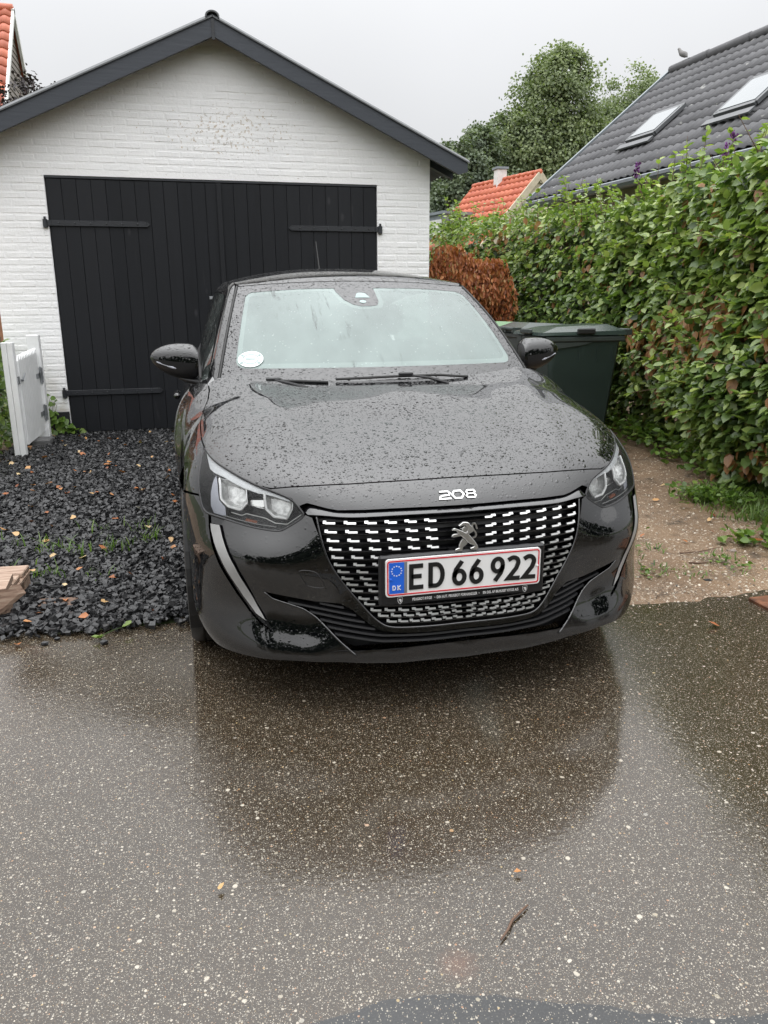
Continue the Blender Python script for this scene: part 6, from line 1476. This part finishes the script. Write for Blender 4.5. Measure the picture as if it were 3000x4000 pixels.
# pale pebbles and chips strewn over the dirt
def dx(r, n):
    y = .58+3.4*r.uniform(0, 1, n)**1.6; x = r.uniform(.85, 2.9, n); k = (y > drive_edge(x)-np.abs(r.normal(0, .05, n))); return np.stack([x, y], -1)[k]
V, F, t = stones(3400, dx, (.003, .014), lambda x, y: dirt_h(x, y)-.001, 77)
n_ = NB('pale_chip'); n_.bsdf(Base_Color=n_.ramp(n_.attr('tint'), [(0, (.55, .48, .38)), (.3, (.62, .57, .48)), (.6, (.30, .22, .15)), (1, (.08, .07, .06))]), Roughness=.5)
tag(link('pebbles', raw_mesh('pebbles', V, F, attrs={'tint': t}), 'pale_chip'), 'pale pebbles strewn over the bare dirt', 'pebbles', kind='stuff')
# --- fallen leaves: curled single leaves
def fallen(mats_tint, seed):
    r = np.random.default_rng(seed); L6 = np.array([(0, 0, 0), (-.30, .28, .12), (-.26, .66, .16), (0, 1, .05), (.28, .66, .10), (.32, .28, .14)])+r.normal(0, .06, (6, 3)); L6[:, 2] += r.uniform(.1, .3)*(L6[:, 1]-.5)**2
    me = raw_mesh('leaf', L6-[0, .5, 0], [(0, 3, 2, 1), (0, 5, 4, 3)], True, attrs={'tint': np.full(6, mats_tint)}); me.materials.append(MATS['fallen_leaf']); return me
fl = [fallen(t, 200+i) for i, t in enumerate((.05, .2, .35, .5, .65, .8, 1.0, .3, .45, .9))]
for i in range(120):
    y = 1.0+5.0*r0.uniform()**1.1; x = r0.uniform(gx0(y)+.05, -.93)
    if y < 1.5 and x < -1.5: continue
    o = link('fallen_leaf', fl[i % 10]); o.location = (x, y, .042); o.rotation_euler = (r0.normal(0, .35), r0.normal(0, .35), r0.uniform(0, 6.28)); s = r0.uniform(.028, .058); o.scale = (s, s, s)
    tag(o, 'small dry fallen leaf lying on the black gravel', 'leaf', 'fallen leaves on the gravel')
for i in range(70):
    y = 1.2+4.5*r0.uniform()**1.0; x = r0.uniform(1.0, min(2.9, 1.6+.45*y)); o = link('fallen_leaf', fl[(i*3) % 10]); o.location = (x, y, float(dirt_h(np.array(x), np.array(y)))+.010); o.rotation_euler = (r0.normal(0, .3), r0.normal(0, .3), r0.uniform(0, 6.28)); s = r0.uniform(.025, .055); o.scale = (s, s, s)
    tag(o, 'dry brown leaf fallen on the bare dirt by the hedge', 'leaf', 'fallen leaves on the dirt')
for i, (x, y, s, lb) in enumerate(((1.20, .375, .05, 'red leaf lying on the tarmac at the right'), (-1.50, .87, .04, 'orange leaf at the left edge where tarmac meets gravel'), (-.79, -.62, .022, 'small yellow leaf on the tarmac, lower left'), (-.13, -.735, .02, 'tiny orange leaf just above the twig'))):
    o = link('fallen_leaf', fl[(1, 2, 5, 3)[i]]); o.location = (x, y, .010); o.rotation_euler = (.2, -.15, 2.2*i+1.2); o.scale = (s, s, s); tag(o, lb, 'leaf')
# --- grass and weeds
def blades(n, xy, h, seed, tint=(.5, .2), lean=.35):
    r = np.random.default_rng(seed); P = xy(r, n); n = len(P); hh = r.uniform(*h, n); a = r.uniform(0, 6.28, n); ln = np.abs(r.normal(lean, .25, n)); d = np.stack([np.cos(a), np.sin(a)], -1); w = np.stack([-np.sin(a), np.cos(a)], -1)*(.0022+.0022*r.uniform(0, 1, n))[:, None]; V = []
    for f, wf in ((0, 1), (.45, .9), (.8, .6), (1, .08)):
        c = np.stack([P[:, 0]+d[:, 0]*hh*ln*f*f, P[:, 1]+d[:, 1]*hh*ln*f*f, P[:, 2]+hh*f*(1-.35*ln*f)], -1)
        V += [c-np.c_[w*wf, np.zeros(n)], c+np.c_[w*wf, np.zeros(n)]]
    V = np.stack(V, 1).reshape(-1, 3); F = (np.array([(0, 1, 3, 2), (2, 3, 5, 4), (4, 5, 7, 6)])[None]+8*np.arange(n)[:, None, None]).reshape(-1, 4)
    return V, F, np.repeat(np.clip(r.normal(*tint, n), 0, 1), 8)
def lawn_xy(r, n):
    x = r.uniform(1.95, 3.3, n); y = r.uniform(.75, 2.35, n); edge = 2.36-.30*np.clip(y-1.1, 0, 2)*0-.0
    e = x-(2.24+.10*np.clip(1.55-y, 0, 1)+.09*snoise(x, y, 9, 71)+.06*snoise(x, y, 25, 72)); k = (e > 0) & (r.uniform(0, 1, n) < np.clip(.12+e/.30, 0, .95)*(.55+.45*(snoise(x, y, 14, 73) > -.15)))
    x, y = x[k], y[k]
    return np.stack([x, y, dirt_h(x, y)], -1)
V, F, t = blades(9500, lawn_xy, (.03, .12), 5, (.62, .22), .75); tag(link('grass', raw_mesh('grass', V, F, True, attrs={'tint': t}), 'grass_blade'), 'patch of bright green grass below the hedge at the right', 'grass', kind='stuff')
def tuft_xy(cs, sp):
    return lambda r, n: (lambda c: np.stack([c[:, 0]+r.normal(0, sp, n), c[:, 1]+r.normal(0, sp, n), np.full(n, .022)], -1))(np.array(cs)[r.integers(0, len(cs), n)])
def broad(cs, n, size, zs, seed, name, label, cat, mat='weed_leaf', spread=.08, upright=.5):
    r = np.random.default_rng(seed); c = np.array(cs)[r.integers(0, len(cs), n)]; P = np.stack([c[:, 0]+r.normal(0, spread, n), c[:, 1]+r.normal(0, spread, n), r.uniform(*zs, n)+dirt_h(c[:, 0], c[:, 1])*(c[:, 0] > .8)], -1)
    o = leaf_obj(name, [leaf_cloud(P, unit(r.normal(0, 1, (n, 3))*[1, 1, .4]+[0, 0, .15]), unit(r.normal(0, .4, (n, 3))+[0, 0, 1]), r.uniform(*size, n), np.clip(r.normal(.42, .2, n), 0, .8), 1.2)], mat); tag(o, label, cat, kind='stuff'); return o
broad([(2.30, 2.15), (2.36, 2.05), (2.45, 1.95), (2.4, 2.2)], 260, (.025, .05), (.02, .10), 91, 'weeds', 'leafy ground weeds at the near corner of the grass patch', 'weeds')
broad([(2.25, 1.25), (2.15, 1.10), (2.35, 1.12), (2.05, 1.28)], 150, (.035, .07), (.01, .07), 92, 'weeds', 'broad dandelion-like leaves at the front of the grass', 'weeds', spread=.06)
broad([(2.85+.05*k, 2.5+.28*k) for k in range(8)], 650, (.04, .075), (.02, .22), 93, 'undergrowth', 'low green undergrowth along the foot of the hedge', 'undergrowth', spread=.13)
broad([(1.35, 1.4), (1.25, .95), (1.7, 1.05), (1.6, 1.75), (1.8, .95), (2.0, 2.7), (2.2, 3.0), (1.9, 3.3)], 170, (.012, .03), (.004, .03), 94, 'seedlings', 'tiny weed seedlings scattered on the bare dirt', 'weeds', spread=.05)
tf = [(1.33, .98), (1.5, 1.28), (1.2, 1.5), (1.65, .82), (1.75, 1.05), (1.45, .92), (1.30, 1.22)]
V, F, t = blades(150, tuft_xy(tf, .05), (.015, .045), 9, (.5, .2), .9); tag(link('grass_tufts', raw_mesh('grass_tufts', V, F, True, attrs={'tint': t}), 'grass_blade'), 'sparse grass tufts on the bare dirt beside the car', 'grass', kind='stuff')
gt_ = [(-1.75, 2.15), (-1.62, 2.12), (-1.55, 2.0), (-1.45, 2.05), (-1.38, 1.95), (-1.25, 1.92), (-1.18, 1.98), (-1.9, 2.2), (-1.68, 1.72), (-1.1, 2.35), (-1.35, 2.35), (-1.5, 1.62), (-1.08, 2.1), (-2.0, 2.5), (-1.25, 1.55)]
V, F, t = blades(190, tuft_xy(gt_, .045), (.04, .11), 10, (.6, .2), .6); tag(link('grass_tufts', raw_mesh('grass_tufts', V, F, True, attrs={'tint': t}), 'grass_blade'), 'grass blades sprouting through the black gravel', 'grass', kind='stuff')
wd = empty('weed', (-1.17, .88, 0)); tag(wd, 'small green weed sprig at the front edge of the gravel', 'weed')
P = np.array([(-1.20, .855, .012), (-1.185, .87, .02), (-1.15, .885, .028), (-1.10, .90, .035)]); MB().tube(P, [.002, .002, .0016, .001], 5).obj('stem', 'weed_leaf', wd).matrix_parent_inverse = Matrix.Translation((1.17, -.88, 0))
o = leaf_obj('leaf', [leaf_cloud(np.array([(-1.20, .85, .015), (-1.19, .86, .018), (-1.21, .86, .016), (-1.12, .895, .034), (-1.10, .90, .036)]), np.array([(-1, .2, .3), (-.2, -1, .3), (.5, -.6, .4), (1, .3, .2), (.3, 1, .3)]), np.array([(0, 0, 1.)]*5), .035, np.full(5, .7), 1.1)], 'weed_leaf', wd); o.matrix_parent_inverse = Matrix.Translation((1.17, -.88, 0)); o['kind'] = 'stuff'
# --- ivy-like creeper at the plinth by the gate
iv = empty('creeper', (-2.15, 6.12, 0)); tag(iv, 'small green creeper growing at the plinth between gate and doors', 'plant'); vI = Matrix.Translation((2.15, -6.12, 0))
m = 70; q = r0.uniform(0, 1, m); Q = np.stack([-2.26+.30*q**1.3+r0.normal(0, .03, m), 6.13+r0.normal(0, .03, m)-.05, .06+.34*(1-q)**1.2*r0.uniform(.1, 1.1, m)], -1); Q[:6] = [(-2.24, 6.1, .42), (-2.20, 6.1, .44), (-2.17, 6.1, .36), (-2.12, 6.1, .37), (-2.22, 6.1, .35), (-2.14, 6.1, .33)]
o = leaf_obj('foliage', [leaf_cloud(Q, unit(r0.normal(0, .6, (m, 3))+[.3, -.6, -.4]), unit(r0.normal(0, .3, (m, 3))+[0, -.7, .7]), r0.uniform(.05, .085, m), np.clip(r0.normal(.5, .15, m), 0, .8), 1.35)], 'weed_leaf', iv); o.matrix_parent_inverse = vI; o['kind'] = 'stuff'
for k in range(4): MB().tube([(-2.25+.03*k, 6.15, .01), (-2.23+.02*k, 6.13, .2), (-2.22+.03*k, 6.11, .42-.03*k)], [.004, .003, .002], 5).obj('stem', 'twig_wood', iv).matrix_parent_inverse = vI
# --- shrubs at the left edge
ls = empty('shrub', (-2.75, 4.7, 0)); tag(ls, 'leafy green shrub at the left edge behind the gate post', 'shrub'); lI = Matrix.Translation((2.75, -4.7, 0))
m = 1500; P = np.stack([-2.50-r0.exponential(.12, m), r0.uniform(4.3, 6.6, m), r0.uniform(.05, .95, m)], -1); o = leaf_obj('foliage', [leaf_cloud(P, unit(r0.normal(0, .7, (m, 3))+[.5, -.4, -.2]), unit(r0.normal(0, .4, (m, 3))+[.3, -.3, .8]), r0.uniform(.05, .09, m), np.clip(r0.normal(.35, .18, m), 0, .8), 1.1)], 'beech_leaf', ls); o.matrix_parent_inverse = lI; o['kind'] = 'stuff'
m = 130; P = np.stack([-2.44-r0.exponential(.06, m), r0.uniform(4.6, 5.2, m), r0.uniform(.95, 1.45, m)], -1); o = leaf_obj('red_foliage', [leaf_cloud(P, unit(r0.normal(0, .7, (m, 3))+[.5, -.4, -.3]), unit(r0.normal(0, .4, (m, 3))+[.3, -.5, .6]), r0.uniform(.05, .08, m), r0.uniform(.3, 1, m), 1.1)], 'purple_leaf', ls); o.matrix_parent_inverse = lI; o['kind'] = 'stuff'
for k in range(6): MB().tube([(-2.6, 4.5+.35*k, 0), (-2.58, 4.5+.35*k, .5), (-2.52, 4.52+.35*k, 1.0)], [.012, .009, .004], 6).obj('stem', 'bark', ls).matrix_parent_inverse = lI
# --- dove on the ridge of the grey roof
simple('dove_grey', (.16, .155, .15), .7)
b0 = Vector(gp(.35, 3.53, .11)); dv = MB()
prof = [(0, 0, 0), (.02, .02, .018), (.055, .05, .045), (.10, .075, .05), (.15, .10, .045), (.19, .145, .03), (.205, .17, .026), (.225, .185, .022), (.245, .18, .006)]
P = np.array([(a-.1, 0, h) for a, h, _ in prof]); dv.tube(P, [max(.003, q) for _, _, q in prof], 10); dvo = dv.obj('bird', 'dove_grey', smooth=True); dvo.location = b0+Vector((0, 0, .01)); dvo.rotation_euler = (0, 0, R(100)); tag(dvo, 'grey dove perched on the ridge of the grey roof', 'bird')
MB().add([(-.10, -.02, .0), (-.10, .02, .0), (-.24, .025, -.045), (-.24, -.025, -.045)], [(0, 1, 2, 3)]).obj('tail', 'dove_grey', dvo)
for i, (pts, lb) in enumerate((([(1.80, 2.55, .03), (1.86, 2.75, .05), (1.93, 2.95, .07)], 'dark crooked twig lying on the dirt near the headlight'), ([(1.62, 1.22, .022), (1.75, 1.20, .026), (1.86, 1.23, .022)], 'reddish straight twig lying on the dirt below the grass'), ([(1.55, 1.05, .02), (1.66, 1.02, .024), (1.72, .99, .02)], 'short brown twig lying on the dirt near the tarmac'))):
    P = np.array(pts); P[:, 2] = dirt_h(P[:, 0], P[:, 1])+np.array([.004, .012, .006]); tag(MB().tube(resample(P, 9)+r0.normal(0, .003, (9, 3)), np.linspace(.004, .0018, 9), 5).obj('twig', 'twig_wood', smooth=True), lb, 'twig')
